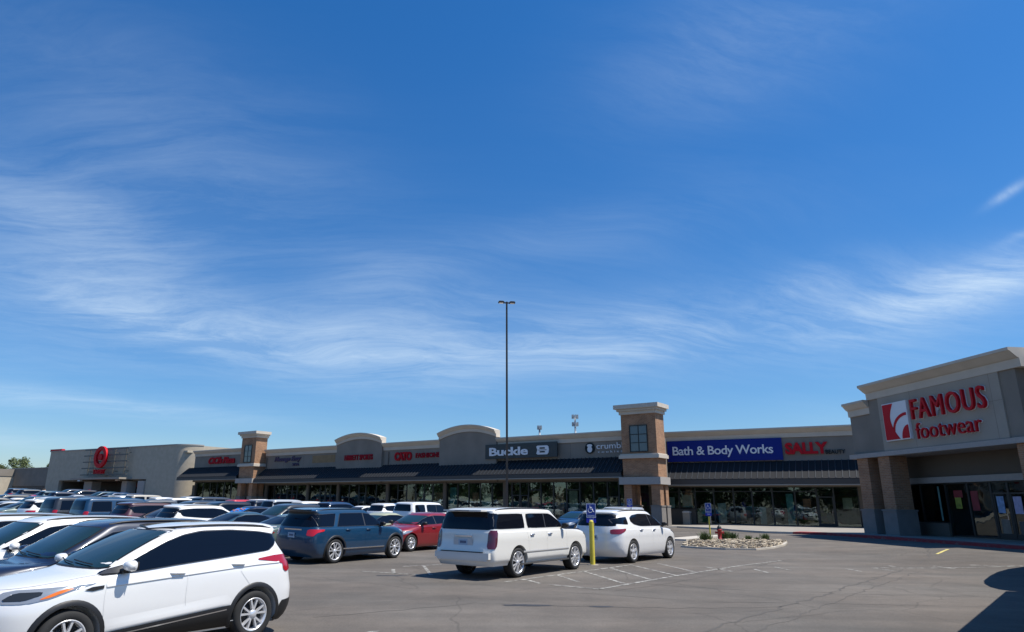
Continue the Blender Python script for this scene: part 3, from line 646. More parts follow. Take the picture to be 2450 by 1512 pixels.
# ---- department store far left
def dept_store():
    B = thing('department_store', FT.at(-20, 0), 'large pale block department store with rounded corner and red ring emblem, far left', 'building')
    zb = 1.7; H = 10.5
    mb = MB(); mb.box(-39.8, -35.4, -.6, 0, zb, 10.35, FT); mb.box(-35.4, -9.3, -.6, 0, 5.2, 10.35, FT)
    mb.box(-9.3, -3.2, -.6, 0, zb, 10.35, FT)
    mb.box(-39.8, -39.4, -30, -.61, zb, 10.3, FT); mb.box(-39.4, -.4, -30, -.61, 9.2, 9.5, FT); mb.box(-.41, -.0, -30, -3.2, zb, 10.35, FT)
    mb.build('wall', TGT, B)
    mb = MB(); vs = []; n = 14
    for i in range(n+1):
        a = PI/2*i/n; s = -3.2+3.2*math.sin(a); o = -3.2+3.2*math.cos(a)
        vs += [FT(s, o, zb), FT(s, o, 10.35)]
    mb.add(vs, [(2*i, 2*i+2, 2*i+3, 2*i+1) for i in range(n)], True); mb.build('rounded_corner', TGT, B)
    mb = MB(); mb.box(-40, -3.2, -.7, .08, 10.351, 10.52, FT); vs = []
    for i in range(n+1):
        a = PI/2*i/n
        for r_, z in ((3.28, 10.351), (3.28, 10.52), (2.6, 10.52)): vs.append(FT(-3.2+r_*math.sin(a), -3.2+r_*math.cos(a), z))
    mb.add(vs, [(3*i+k, 3*i+3+k, 3*i+4+k, 3*i+1+k) for i in range(n) for k in (0, 1)]); mb.build('coping', TRIG, B)
    mb = MB(); mb.box(-39.9, -36, -.5, .12, 10.53, 10.8, FT); mb.build('red_coping', SRED, B)
    # entrance recess
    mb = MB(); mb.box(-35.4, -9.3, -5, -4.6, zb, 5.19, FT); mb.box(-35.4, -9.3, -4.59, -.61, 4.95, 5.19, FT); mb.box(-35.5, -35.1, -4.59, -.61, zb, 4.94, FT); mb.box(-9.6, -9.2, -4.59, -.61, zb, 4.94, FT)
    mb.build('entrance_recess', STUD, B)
    for a, b in ((-26.6, -24.2), (-15.4, -14.0), (-11.0, -9.31)):
        mb = MB(); mb.box(a, b, -1.4, .25, zb, 4.93, FT); mb.build('pier', TRIG, B)
    mb = MB(); mb.box(-27.6, -13.2, -.3, 2.2, 5.2, 5.48, FT); mb.build('canopy_slab', STUL, B)
    for a in (-28.2, -16.8):
        mb = MB(); mb.box(a-.4, a+.4, .02, .4, 5.0, 5.19, FT); mb.build('soffit_lamp', mat('lamp_white', (.8, .8, .78), .4), B)
    for a, b, c, d in ((-19.2, -15.6, 2.0, 4.7), (-13.4, -11.2, 2.0, 4.9)):
        mb = MB(); mb.box(a, b, -4.58, -4.4, c, d, FT); p = mb.build('door', mat('door_red', (.25, .012, .015), .4), B); p['org'] = B['org']
        mb = MB()
        for i in range(3): x = a+(b-a)*(i+.5)/3; mb.box(x-.35, x+.35, -4.39, -4.36, c+.3, c+2.1, FT)
        mb.build('door_glass', SGL, p)
    # sign lattice
    L_ = thing('sign_lattice', FT.at(-20, 1), 'dark metal lattice of horizontal bars mounted around the red ring emblem', 'sign frame')
    mb = MB()
    for z in (6.0, 7.1, 8.15, 9.2, 10.2): mb.box(-26.8+(z-6)*.1, -13.4, .9, 1.08, z-.09, z+.09, FT)
    mb.build('bars', mat('lattice_metal', (.10, .10, .095), .5, .3), L_)
    for s in (-25, -23.2, -17.6, -14.4):
        mb = MB(); mb.box(s-.06, s+.06, .72, .9, 5.9, 10.3, FT); mb.box(s-.05, s+.05, .0, .72, 6.5, 6.6, FT); mb.box(s-.05, s+.05, .0, .72, 9.5, 9.6, FT); mb.build('post', mat('lattice_metal'), L_)
    S = thing('ring_emblem', FT.at(-20.85, 1.3), 'red ring and dot emblem on the lattice above the far left store entrance', 'sign')
    def ring(r0, r1, nm):
        mb = MB(); n = 40; vs = []
        for i in range(n):
            a = 2*PI*i/n
            for r_, o in ((r0, 1.1), (r1, 1.1), (r1, 1.5), (r0, 1.5)): vs.append(FT(-20.85+r_*math.cos(a), o, 8.9+r_*math.sin(a)))
        mb.add(vs, [(4*i+k, 4*((i+1) % n)+k, 4*((i+1) % n)+(k+1) % 4, 4*i+(k+1) % 4) for i in range(n) for k in range(4)]); mb.build(nm, SRED, S)
    ring(1.15, 1.8, 'outer_ring'); ring(.001, .55, 'dot')
    S = thing('store_lettering', FT.at(-20.85, 1.3), 'red block letters on the lattice directly under the ring emblem', 'sign')
    put_text('letters', 'TARGET', FT, -22.5, -19.2, 6.12, 6.85, 1.1, SRED, S, bold=.03, depth=.3)
dept_store()
def left_buildings():
    B = thing('low_store_wing', FT.at(-50, -4), 'low grey store wing with dark base band at the far left edge', 'building')
    mb = MB(); mb.box(-62, -40.05, -20, -3.5, 4.4, 7.75, FT); mb.build('wall', STUC, B)
    mb = MB(); mb.box(-62, -40.05, -19.9, -3.55, 1.6, 4.39, FT); mb.build('base_band', STUD, B)
    mb = MB(); mb.box(-62, -40.05, -20, -3.4, 7.76, 7.9, FT); mb.build('coping', TRIG, B)
    B = thing('corner_store', FT.at(-70, 0), 'low cream walled store cut off by the left picture edge', 'building')
    mb = MB(); mb.box(-80, -59.5, -20, 1.0, 1.6, 6.3, FT); mb.build('wall', TGT, B)
    mb = MB(); mb.box(-80, -59.4, -20, 1.1, 6.31, 7.7, FT); mb.build('fascia', STUC, B)
left_buildings()
# ---- two unseen vehicles added right of the frame to throw the big lot shadow
def wheel_on(F, s, o, r, w, parent):
    def W(a, b, c): return F(s+a, o+c, r+b)
    mb = MB(); mb.lathe([(r*.55, 0), (r-.05, .02), (r, -.04), (r, -w), (r*.55, -w)], 28, W); t = mb.build('wheel', TYRE, parent); t['org'] = parent['org']
    mb = MB(); mb.lathe([(0, -.06), (r*.2, -.02), (r*.45, -.06), (r*.56, .0)], 20, W); mb.build('rim', RIM, t)
def shadow_vehicles():
    F = Fr((9.85, 12.06, 0), 41.3); wp = mat('van_white', (.7, .7, .69), .4, coat=.6)
    T = thing('shadow_truck', F.at(-2, -1.2), 'white box truck added outside the picture, right of the camera, to cast the straight shadow edge', 'truck', 'shadow casting vehicles added right of the picture')
    mb = MB(); mb.box(-7.9, 1.2, -2.5, 0, .95, 3.6, F); mb.build('cargo_box', wp, T)
    mb = MB(); mb.prism([(1.25, .75), (3.3, .75), (3.35, 1.5), (2.75, 1.7), (2.2, 2.55), (1.25, 2.65)], -2.3, -.2, lambda x, y, z: F(x, y, z)); mb.build('cab', wp, T)
    mb = MB(); mb.prism([(2.78, 1.74), (2.28, 2.48), (2.31, 2.5), (2.82, 1.76)], -2.15, -.35, lambda x, y, z: F(x, y, z)); mb.build('windshield', WSH, T)
    for o0, o1 in ((-.2, -.19), (-2.31, -2.3)): mb = MB(); mb.prism([(1.5, 1.7), (2.6, 1.7), (2.1, 2.4), (1.5, 2.45)], o0, o1+.002, lambda x, y, z: F(x, y, z)); mb.build('side_window', GLS, T)
    mb = MB(); mb.box(-7.8, 3.0, -1.7, -.8, .6, .94, F); mb.build('chassis', BLK, T); mb = MB(); mb.box(3.3, 3.5, -2.3, -.2, .45, .8, F); mb.build('bumper', BLK, T)
    for s_ in (2.3, -5.6):
        wheel_on(F, s_, -.2, .48, .28, T); wheel_on(F, s_, -2.0, .48, .28, T)
    T = thing('shadowcaster', F.at(-12.3, -.9), 'cream motorhome with rounded corners, camper shaped, added outside the picture to cast the rounded shadow', 'shadowcaster', 'shadow casting vehicles added right of the picture')
    s0, s1, o0, o1 = -16.9, -7.93, -2.1, .93
    P = [(-7.93, -1.9), (-7.93, .12), (-8.1, .34), (-8.6, .58), (-9.4, .78), (-10.4, .90), (-12.2, .93), (-13.6, .88), (-14.7, .72), (-15.6, .42), (-16.3, .0), (-16.75, -.55), (-16.9, -1.1), (-16.7, -1.7), (-16.1, -2.1), (-8.3, -2.1)]
    n = len(P); V = []
    for z, k in ((.55, .985), (.9, 1), (3.2, 1), (3.4, .95)):
        c = ((s0+s1)/2, (o0+o1)/2); V += [F(c[0]+(p[0]-c[0])*k, c[1]+(p[1]-c[1])*k, z) for p in P]
    mb = MB(); mb.add(V, [tuple(range(n-1, -1, -1)), tuple(range(3*n, 4*n))]+[(j*n+i, j*n+(i+1) % n, (j+1)*n+(i+1) % n, (j+1)*n+i) for j in range(3) for i in range(n)]); mb.build('body', mat('motorhome_cream', (.6, .56, .48), .4, coat=.5), T)
    for a, b in ((-11.2, -10.4), (-12.8, -11.8)): mb = MB(); mb.box(a, b, o1+.002, o1+.02, 1.8, 2.6, F); mb.build('window', GLS, T)
    mb = MB(); mb.box(-13.0, -10.9, o1+.002, o1+.012, 1.2, 1.35, F); mb.build('stripe', mat('stripe_brown', (.12, .07, .04), .5), T)
    for s_ in (-10, -14.5): wheel_on(F, s_, o1-.35, .42, .26, T); wheel_on(F, s_, o0+.4, .42, .26, T)
shadow_vehicles()

# ------------------------------------------------------------ shop signs
def signs():
    S = thing('shop_sign', FF.at(7.5, .1), 'huge red two line shop name beside a red and white square emblem', 'sign')
    put_text('upper_letters', 'FAMOUS', FF, 5.45, 10.75, 6.83, 7.98, .12, SRED, S, bold=.0, depth=.16, spacing=1.12)
    put_text('upper_letter_edge', 'FAMOUS', FF, 5.43, 10.77, 6.81, 8.0, .072, SWHT, S, bold=.018, depth=.045, spacing=1.12)
    put_text('lower_letters', 'footwear', FF, 5.55, 10.2, 5.72, 6.62, .12, SRED, S, bold=-.008, depth=.12, spacing=1.02)
    put_text('lower_letter_edge', 'footwear', FF, 5.53, 10.22, 5.70, 6.64, .072, SWHT, S, bold=.012, depth=.045, spacing=1.02)
    mb = MB(); mb.box(3.0, 5.12, .072, .24, 5.8, 8.02, FF); e = mb.build('emblem_panel', SWHT, S); e['org'] = S['org']
    # red fields of the emblem: left sweep, thin arc and lower right quarter
    def shape(pts, o0, o1): 
        mb.prism(pts, o0, o1, lambda x, y, z: FF(3.06+x*2.0, y, 5.86+z*2.1))
    mb = MB()
    arc = [(.50-.22*math.sin(PI*t/12*.95)*1.0, 1-t/12) for t in range(13)]
    left = [(0, 0), (0, 1), (.46, 1)]+[(.46-.18*math.sin(PI*t/2/8), 1-.42*t/8) for t in range(1, 9)]+[(.28+.30*(t/8)**1.8, .58-.56*t/8) for t in range(1, 9)]+[(.60, 0)]
    shape(left, .242, .27)
    q = [(1, 0), (1, .36)]+[(1-.30*math.sin(PI/2*t/8)-.0, .36-.36*(1-math.cos(PI/2*t/8))) for t in range(1, 9)]
    shape(q, .242, .27)
    o_, i_ = [], []
    for t in range(11):
        a = PI/2*t/10; o_.append((.98-.62*math.sin(a), .70-.45*(1-math.cos(a)))); i_.append((.98-.55*math.sin(a), .625-.40*(1-math.cos(a))))
    for k in range(10): shape([o_[k], o_[k+1], i_[k+1], i_[k]], .242, .27)
    mb.build('emblem_red', SRED, e)
    S = thing('shop_sign', FB.at(3.4, .1), 'wide dark blue sign board with thin white letters, right of the brick tower', 'sign')
    mb = MB(); mb.box(-1.55, 8.38, .004, .22, 5.84, 7.72, FB); mb.build('board', SBLU, S)
    put_text('letters', 'Bath & Body Works', FB, -1.05, 7.65, 6.17, 7.2, .225, SWHT, S, bold=.012, depth=.06, spacing=.93)
    S = thing('shop_sign', FB.at(11, .1), 'heavy red letters followed by small black letters, right of the blue board', 'sign')
    put_text('letters', 'SALLY', FB, 8.6, 11.95, 6.28, 7.28, .01, SRED, S, bold=.045, depth=.18, spacing=.95)
    put_text('small_letters', 'BEAUTY', FB, 11.72, 13.2, 6.26, 6.6, .01, SBLK, S, bold=.015, depth=.1)
    S = thing('shop_sign', FA.at(-10.7, .1), 'black board with bold white letters and a rounded emblem, behind the lamp post', 'sign')
    mb = MB(); mb.box(-15.1, -6.4, .36, .5, 6.4, 7.86, FA); mb.box(-13, -7, .004, .359, 6.6, 7.7, FA); mb.build('board', mat('sign_board_charcoal', (.035, .042, .042), .5), S)
    put_text('letters', 'Buckle', FA, -14.55, -9.75, 6.68, 7.52, .505, SWHT, S, bold=.028, depth=.06, spacing=.95)
    mb = MB()
    mb.prism([(-8.75, 6.75), (-8.6, 6.65), (-7.5, 6.65), (-7.35, 6.8), (-7.3, 7.1), (-7.35, 7.4), (-7.5, 7.52), (-8.6, 7.52), (-8.75, 7.42), (-8.62, 7.1)], .505, .56, lambda x, y, z: FA(x, y, z)); e = mb.build('emblem', SWHT, S); e['org'] = S['org']
    mb = MB(); mb.box(-8.35, -7.75, .562, .58, 7.2, 7.34, FA); mb.box(-8.35, -7.75, .562, .58, 6.84, 6.98, FA); mb.box(-8.5, -7.55, .562, .575, 7.06, 7.11, FA); mb.build('emblem_slots', SBLK, e)
    S = thing('shop_sign', FA.at(-1.5, .1), 'thin white letters beside a round black chef emblem, left of the nearer brick tower', 'sign')
    put_text('letters', 'crumbl', FA, -2.35, .35, 6.98, 7.52, .01, SWHT, S, bold=.004, depth=.08)
    put_text('small_letters', 'cookies', FA, -2.2, .3, 6.62, 6.82, .01, SWHT, S, bold=.0, depth=.06, spacing=1.5)
    def disc(mb, s, z, r, o0, o1, sq=1.0):
        mb.prism([(s+r*math.cos(2*PI*k/20), z+sq*r*math.sin(2*PI*k/20)) for k in range(20)], o0, o1, lambda x, y, z_: FA(x, y, z_))
    mb = MB(); disc(mb, -3.05, 7.1, .52, .01, .08); e = mb.build('emblem_disc', SBLK, S); e['org'] = S['org']
    mb = MB(); disc(mb, -3.05, 6.98, .26, .082, .1, 1.1); disc(mb, -3.05, 7.33, .28, .101, .12, .5); mb.build('emblem_figure', SWHT, e)
    DR = mat('sign_dark_red', (.30, .010, .02), .7, spec=.15)
    S = thing('shop_sign', FA.at(-25, .1), 'red four letter name and smaller red word, between the two arched parapets', 'sign')
    put_text('letters', 'CATO', FA, -28.6, -25.9, 6.62, 7.6, .01, mat('sign_mid_red', (.42, .01, .018), .7, spec=.15), S, bold=.05, depth=.15, spacing=.9)
    put_text('small_letters', 'FASHIONS', FA, -25.3, -21.7, 6.85, 7.4, .01, DR, S, bold=.03, depth=.12)
    S = thing('shop_sign', FA.at(-34.3, .4), 'dark red block letters under the farther arched parapet', 'sign')
    put_text('letters', 'HIBBETT SPORTS', FA, -36.8, -31.9, 6.85, 7.5, .36, DR, S, bold=.03, depth=.12)
    PU = mat('sign_purple', (.035, .02, .075), .5)
    S = thing('shop_sign', FA.at(-48.5, .1), 'dark purple slanted lettering right of the farther brick tower', 'sign')
    put_text('letters', 'Massage Envy', FA, -51.2, -45.6, 6.95, 7.75, .01, PU, S, bold=.03, shear=.3, depth=.12)
    put_text('small_letters', 'SPA', FA, -47.3, -45.9, 6.5, 6.85, .01, PU, S, bold=.02, depth=.12)
    S = thing('old_sign_mark', FA.at(-41.3, .05), 'faded tan rectangle left on the wall where a sign was removed', 'sign mark')
    mb = MB(); mb.box(-43.4, -39.0, .003, .012, 6.75, 7.7, FA); mb.build('faded_patch', mat('stucco_faded', (.27, .185, .10), .95, noise=.12, nscale=1.5), S)
    S = thing('shop_sign', FA.at(-64, .1), 'bright red slanted lettering left of the farther brick tower', 'sign')
    put_text('letters', "CiCi's Pizza", FA, -67.1, -60.4, 7.2, 8.2, .01, mat('sign_mid_red'), S, bold=.05, shear=.25, depth=.15, spacing=.9)
signs()

# ------------------------------------------------------------ street furniture
def lamp_post(x, y, h, rot, label, heads=2):
    z = g(x, y); T = thing('lamp_post', (x, y, z), label, 'lamp post', 'tall parking lot lamp posts')
    org = Vector((x, y, 0)); W = lambda a, b, c: (x+a, y+b, c)
    mb = MB(); mb.lathe([(0, z-.1), (.32, z-.1), (.32, z+.75), (.29, z+.8), (0, z+.8)], 20, W); mb.build('concrete_base', CONC, T)
    mb = MB(); mb.box(-.2, .2, -.2, .2, z+.8, z+.84, W); s = .075
    mb.add([W(a*s*k, b*s*k, zz) for zz, k in ((z+.84, 1), (h, .8)) for a, b in ((-1, -1), (1, -1), (1, 1), (-1, 1))], [(0, 1, 5, 4), (1, 2, 6, 5), (2, 3, 7, 6), (3, 0, 4, 7), (4, 5, 6, 7)])
    mb.build('pole', POLE, T)
    for sgn in ((1, -1) if heads == 2 else (1,)):
        d = Vector((math.cos(rot), math.sin(rot), 0))*sgn; p = Vector((-d.y, d.x, 0))
        def Tf(a, b, c, d=d, p=p): return Vector((x, y, 0))+d*a+p*b+Vector((0, 0, c))
        mb = MB(); mb.box(.04, .26, -.04, .04, h-.12, h-.04, Tf); mb.box(.2, .60, -.15, .15, h-.1, h+.0, Tf); mb.box(.25, .55, -.12, .12, h+.001, h+.035, Tf); q = mb.build('lamp_head', POLE, T); q['org'] = T['org']
        mb = MB(); mb.box(.25, .55, -.12, .12, h-.115, h-.103, Tf); mb.build('lens', LAMP, q)
lamp_post(1.94, 47.4, 15.95, R(8), 'tall bronze lamp post with two heads standing in the lot, centre of the view')
lamp_post(-58.85, 81.5, 16.1, R(-38), 'far lamp post with one head just entering the left picture edge')
def acc_sign(x, y, zs0, zs1, rot, label, boll=True, z1=1.42, plates=2):
    z = g(x, y); T = thing('accessible_parking_sign', (x, y, z), label, 'sign', 'accessible parking signs on yellow posts')
    ca, sa = math.cos(rot), math.sin(rot)
    def W(a, b, c): return (x+a*ca-b*sa, y+a*sa+b*ca, c)
    mb = MB(); mb.tube([W(0, 0, z), W(0, 0, z+z1-z*0)], .085 if boll else .04, 16)
    mb.lathe([(.085 if boll else .04, z+z1), (.06, z+z1+.04), (.0, z+z1+.06)], 16, W); mb.build('bollard', YEL, T)
    mb = MB(); mb.lathe([(.0, z+.012), (.2, z+.012), (.2, z), ], 16, W); mb.build('footing', CONC, T)
    mb = MB(); mb.box(.06, .10, -.02, .02, z+1.0, zs1+.02, W); mb.build('steel_post', TRIG, T)
    h = zs1-zs0; lo = zs0; hi = zs1
    mb = MB(); mb.box(-.165, .165, -.045, -.035, zs0+.22*h+.02, zs1, W); mb.box(.0, .06, -.034, -.021, (zs0+zs1)/2, (zs0+zs1)/2+.04, W); p = mb.build('sign_plate', mat('sign_blue_plate', (.012, .04, .26), .4), T); p['org'] = T['org']
    m_ = SWHT; f = -.0475; c0 = zs0+.22*h+.02; hh = zs1-c0
    mb = MB()                                                        # wheelchair figure
    cx, cz = -.02, c0+hh*.58; k = hh*.30
    def pt(u, v): return W(cx+u*k, f, cz+v*k)
    mb.tube([pt(-.1, .75), pt(-.05, .1), pt(.45, .1), pt(.65, -.55), pt(.85, -.5)], .011, 6)
    mb.tube([pt(-.08, .45), pt(.35, .45)], .009, 6); mb.tube([pt(-.1+.001*i, .95+.02*i) for i in range(3)], .022, 8)
    mb.tube([pt(-.05+.5*math.cos(a), -.2+.5*math.sin(a)) for a in [R(130+20*i) for i in range(11)]], .009, 6)
    mb.build('wheelchair_symbol', m_, p)
    mb = MB()
    for (a, b, c, d) in ((-.16, .16, zs1-.02, zs1-.008), (-.16, .16, c0+.008, c0+.02), (-.16, -.148, c0+.02, zs1-.02), (.148, .16, c0+.02, zs1-.02)): mb.box(a, b, f-.001, f+.001, c, d, W)
    mb.build('border', m_, p)
    put_text('letters', 'RESERVED', lambda a, o, zz: Vector(W(a, -.0455-o, zz)), -.12, .12, c0+.04, c0+.09, 0.0, m_, T, depth=.003)
    if plates > 1:
        mb = MB(); mb.box(-.165, .165, -.045, -.035, zs0, zs0+.22*h, W); mb.build('lower_plate', mat('sign_blue_lower', (.008, .02, .4), .4), T)
        put_text('letters', 'VAN', lambda a, o, zz: Vector(W(a, -.0455-o, zz)), -.07, .07, zs0+.05, zs0+.05+.08, 0.0, m_, T, depth=.003)
acc_sign(3.95, 24.95, 1.38, 2.02, R(-8), 'blue accessible parking sign on a thick yellow bollard between the two white SUVs')
acc_sign(13.15, 40.75, 1.42, 2.12, R(-25), 'blue accessible parking sign on a thin yellow post behind the red hydrant', boll=False, z1=1.32)
acc_sign(9.65, 45.3, 1.85, 2.35, R(-20), 'small blue accessible parking sign showing above the white crossover roof', boll=False, z1=1.5)
def hydrant(x, y):
    z = g(x, y)+.14; T = thing('fire_hydrant', (x, y, z), 'red fire hydrant with dark bonnet standing in the rock bed', 'fire hydrant')
    W = lambda a, b, c: (x+a*.95, y+b*.95, z+c*.95); rd = mat('hydrant_red', (.30, .013, .013), .5)
    mb = MB(); mb.lathe([(.17, -.1), (.17, .05), (.12, .07), (.115, .55), (.15, .57), (.15, .62), (.12, .64), (0, .66)], 16, W); mb.build('barrel', rd, T)
    mb = MB(); mb.lathe([(.125, .645), (.12, .72), (.08, .80), (.035, .83), (.035, .88), (0, .89)], 16, W); mb.build('bonnet', mat('hydrant_black', (.02, .025, .022), .5), T)
    for a in (R(-20), R(160), R(250)):
        mb = MB(); d = Vector((math.cos(a), math.sin(a), 0)); p = Vector(W(0, 0, .44))
        mb.tube([p+d*.1, p+d*.2], .055, 10); mb.tube([p+d*.2, p+d*.235], .07, 6); mb.build('nozzle', rd, T)
hydrant(13.3, 39.6)
def rock_bed():
    P = [(10.0, 35.6), (10.5, 34.7), (11.6, 33.9), (13.0, 33.8), (14.4, 35.2), (15.8, 37.2), (16.8, 39.2), (16.9, 40.6), (15.9, 42.0), (14.5, 42.5), (13.2, 41.8), (11.9, 40.0), (10.8, 37.9)]
    c = Vector((sum(p[0] for p in P)/len(P), sum(p[1] for p in P)/len(P)))
    mb = MB(); n = len(P); vs = []
    for (x, y) in P:
        d = (Vector((x, y))-c).normalized(); i = Vector((x, y))-d*.16
        vs += [(x, y, g(x, y)-.05), (x, y, g(x, y)+.08), (i.x, i.y, g(x, y)+.08), (i.x, i.y, g(x, y))]
    mb.add(vs, [(4*i+k, 4*((i+1) % n)+k, 4*((i+1) % n)+k+1, 4*i+k+1) for i in range(n) for k in range(3)])
    tag(mb.build('island_kerb', CONL), kind='structure')
    mb = MB(); mb.add([(*(Vector(p)*.985+c*.015), g(*p)+.06) for p in P], [tuple(range(n))]); tag(mb.build('island_soil', mat('soil', (.16, .11, .07), .95)), kind='structure')
    mb = MB(); rnd = random.Random(5); k = 0
    from mathutils.geometry import intersect_point_tri_2d
    Q = [Vector(p) for p in P]
    def inside(p):
        r = False; j = len(Q)-1
        for i in range(len(Q)):
            if (Q[i].y > p.y) != (Q[j].y > p.y) and p.x < (Q[j].x-Q[i].x)*(p.y-Q[i].y)/(Q[j].y-Q[i].y)+Q[i].x: r = not r
            j = i
        return r
    while k < 900:
        p = Vector((rnd.uniform(9.9, 17), rnd.uniform(33.7, 42.6)))
        q = c+(p-c)*1.05
        if not inside(q): continue
        k += 1; s = rnd.uniform(.05, .13); zz = g(p.x, p.y)+.07+rnd.uniform(0, .06)+.1*max(0, 1-(p-c).length/4)
        a = rnd.uniform(0, PI); vs = []
        for u in (-1, 1):
            for t in range(5):
                b = a+2*PI*t/5+u*.3; r_ = s*rnd.uniform(.75, 1.1); vs.append((p.x+r_*math.cos(b)*1.2, p.y+r_*math.sin(b), zz+u*s*rnd.uniform(.3, .5)))
        mb.add(vs, [(4, 3, 2, 1, 0), (5, 6, 7, 8, 9)]+[(t, (t+1) % 5, 5+(t+1) % 5, 5+t) for t in range(5)])
    tag(mb.build('landscape_rocks', mat('pale_rock', (.46, .39, .29), .9, noise=.25, nscale=1.5)), 'pale river rocks filling the kerbed island bed', 'rocks', kind='stuff')
    spots = [(12.35, 39.2, .5, 'broad grass clump left of the hydrant'), (14.0, 40.8, .52, 'tallest grass clump just right of the hydrant'), (14.55, 41.1, .42, 'grass clump touching the tallest one on its right'), (15.1, 40.3, .3, 'small green tuft in the middle of the rock bed'), (15.55, 40.2, .2, 'smallest dark tuft low in the rock bed'), (16.2, 40.6, .36, 'rounded shrub at the right end of the rock bed')]
    for i, (x, y, s, lb) in enumerate(spots):
        z = g(x, y)+.1; T = thing('ornamental_grass', (x, y, z), lb, 'plant', 'plants in the rock bed'); rnd = random.Random(i)
        mb = MB()
        for k in range(int(260*s/.5)):
            a = rnd.uniform(0, 2*PI); l = s*rnd.uniform(.7, 1.3); lean = rnd.uniform(.1, .75); b = Vector((x+rnd.gauss(0, .12*s*2), y+rnd.gauss(0, .12*s*2), z))
            d = Vector((math.cos(a)*lean, math.sin(a)*lean, 1)).normalized(); w = Vector((-math.sin(a), math.cos(a), 0))*.012
            m1 = b+d*l*.6; tp = b+d*l+Vector((math.cos(a), math.sin(a), -.6))*l*.2*lean
            mb.add([b-w, b+w, m1+w*.9, m1-w*.9, tp], [(0, 1, 2, 3), (3, 2, 4)])
        mb.build('blades', mat('grass_blade', (.06, .10, .025), .7, noise=.4, nscale=3), T)
        mb = MB(); mb.lathe([(0, .12*s), (.1*s, .1*s), (.14*s, -.05), (0, -.06)], 8, lambda a, b, c: (x+a, y+b, z+c)); mb.build('root_crown', mat('root_brown', (.05, .04, .02), .9), T)
rock_bed()
def bin_(F, s, o):
    p = F.at(s, o); z = g(p.x, p.y)+.13; T = thing('trash_bin', (p.x, p.y, z), 'tan concrete trash bin with pale lid standing against the knee wall', 'trash bin')
    mb = MB(); mb.box(s-.3, s+.3, o-.3, o+.3, z, z+1.0, F); mb.build('body', mat('bin_tan', (.30, .27, .22), .9, noise=.2, nscale=20), T)
    mb = MB(); mb.box(s-.33, s+.33, o-.33, o+.33, z+1.003, z+1.1, F); mb.box(s-.25, s+.25, o-.25, o+.25, z+1.1, z+1.16, F); mb.build('lid', mat('bin_lid', (.5, .48, .44), .7), T)
bin_(FB, .05, 1.1)
# rooftop unit and far masts
def rooftop():
    T = thing('rooftop_unit', FA.at(-47.5, -9), 'white and grey rooftop air unit behind the parapet above the purple sign', 'air unit')
    for a, b, m_, nm in ((-54.5, -53.0, mat('unit_grey', (.22, .25, .28), .5), 'condenser'), (-52.99, -51.2, mat('unit_white', (.65, .64, .6), .6), 'housing'), (-51.19, -49.6, mat('unit_grey'), 'condenser')):
        mb = MB(); mb.box(a, b, -10.5, -9, 7.5, 9.75, FA)
        for k in range(5): mb.box(a+.08, b-.08, -8.999, -8.96, 8.0+k*.32, 8.12+k*.32, FA)
        mb.build(nm, m_, T)
rooftop()
def mast(x, y, h, label, big):
    T = thing('radio_mast', (x, y, 0), label, 'mast'); W = lambda a, b, c: (x+a, y+b, c); gm = mat('mast_steel', (.33, .37, .40), .6)
    mb = MB(); mb.lathe([(.7, 0), (.35, h), (0, h)], 12, W); mb.build('pole', gm, T)
    for k, dz in enumerate((0, 3.2) if big else (0,)):
        mb = MB(); rr = 1.3 if big else .9
        for i in range(12):
            a = 2*PI*i/12; mb.box(rr*math.cos(a)-.12, rr*math.cos(a)+.12, rr*math.sin(a)-.18, rr*math.sin(a)+.18, h-dz-1.0, h-dz+.7, W)
        mb.tube([W(rr*math.cos(2*PI*i/12), rr*math.sin(2*PI*i/12), h-dz-.2) for i in range(13)], .08, 5)
        for i in range(3): a = 2*PI*i/3; mb.tube([W(0, 0, h-dz-.2), W(rr*math.cos(a), rr*math.sin(a), h-dz-.2)], .07, 5)
        mb.build('antenna_ring', gm, T)
mast(41.5, 297.1, 38.3, 'grey cell mast with two antenna rings behind the roof left of the nearer tower', True)
mast(26.3, 298.8, 33.7, 'small far grey mast showing just above the parapet', False)
# trees beyond the far left store
def tree(x, y, z0, h, r, seed, label):
    rnd = random.Random(seed); T = thing('tree', (x, y, z0), label, 'tree', 'trees behind the far left store')
    mb = MB(); top = h*.75
    mb.tube([(x, y, z0), (x+.1, y, z0+h*.3), (x+.2, y+.1, z0+top)], [.35, .25, .08], 8)
    for k in range(8):
        a = rnd.uniform(0, 2*PI); zb = z0+h*rnd.uniform(.3, .6)
        mb.tube([(x, y, zb), (x+math.cos(a)*r*.4, y+math.sin(a)*r*.4, zb+h*.12), (x+math.cos(a)*r*.8, y+math.sin(a)*r*.8, zb+h*.22)], [.12, .08, .03], 5)
    mb.build('trunk', mat('bark', (.10, .075, .05), .9), T)
    mb = MB(); cl = []
    for k in range(26):
        a = rnd.uniform(0, 2*PI); q = math.sqrt(rnd.random()); zz = rnd.uniform(.38, .98)
        rr = r*q*math.sin(PI*min(1, (zz-.25)/.78))**.6; cl.append((x+rr*math.cos(a), y+rr*math.sin(a), z0+h*zz, r*rnd.uniform(.2, .36)))
    for (a0, b0, c0, s0) in cl:
        for k in range(130):
            d = Vector((rnd.gauss(0, 1), rnd.gauss(0, 1), rnd.gauss(0, .8))).normalized()*s0*rnd.uniform(.6, 1.1)
            p = Vector((a0, b0, c0))+d; u = Vector((rnd.gauss(0, 1), rnd.gauss(0, 1), rnd.gauss(0, 1))).normalized(); w = u.orthogonal(); s = rnd.uniform(.12, .22)
            mb.add([p-u*s, p-w*s*.5, p+u*s, p+w*s*.5], [(0, 1, 2, 3)])
    mb.build('crown', mat('leaf_green', (.075, .10, .03), .7, noise=.45, nscale=.6), T)
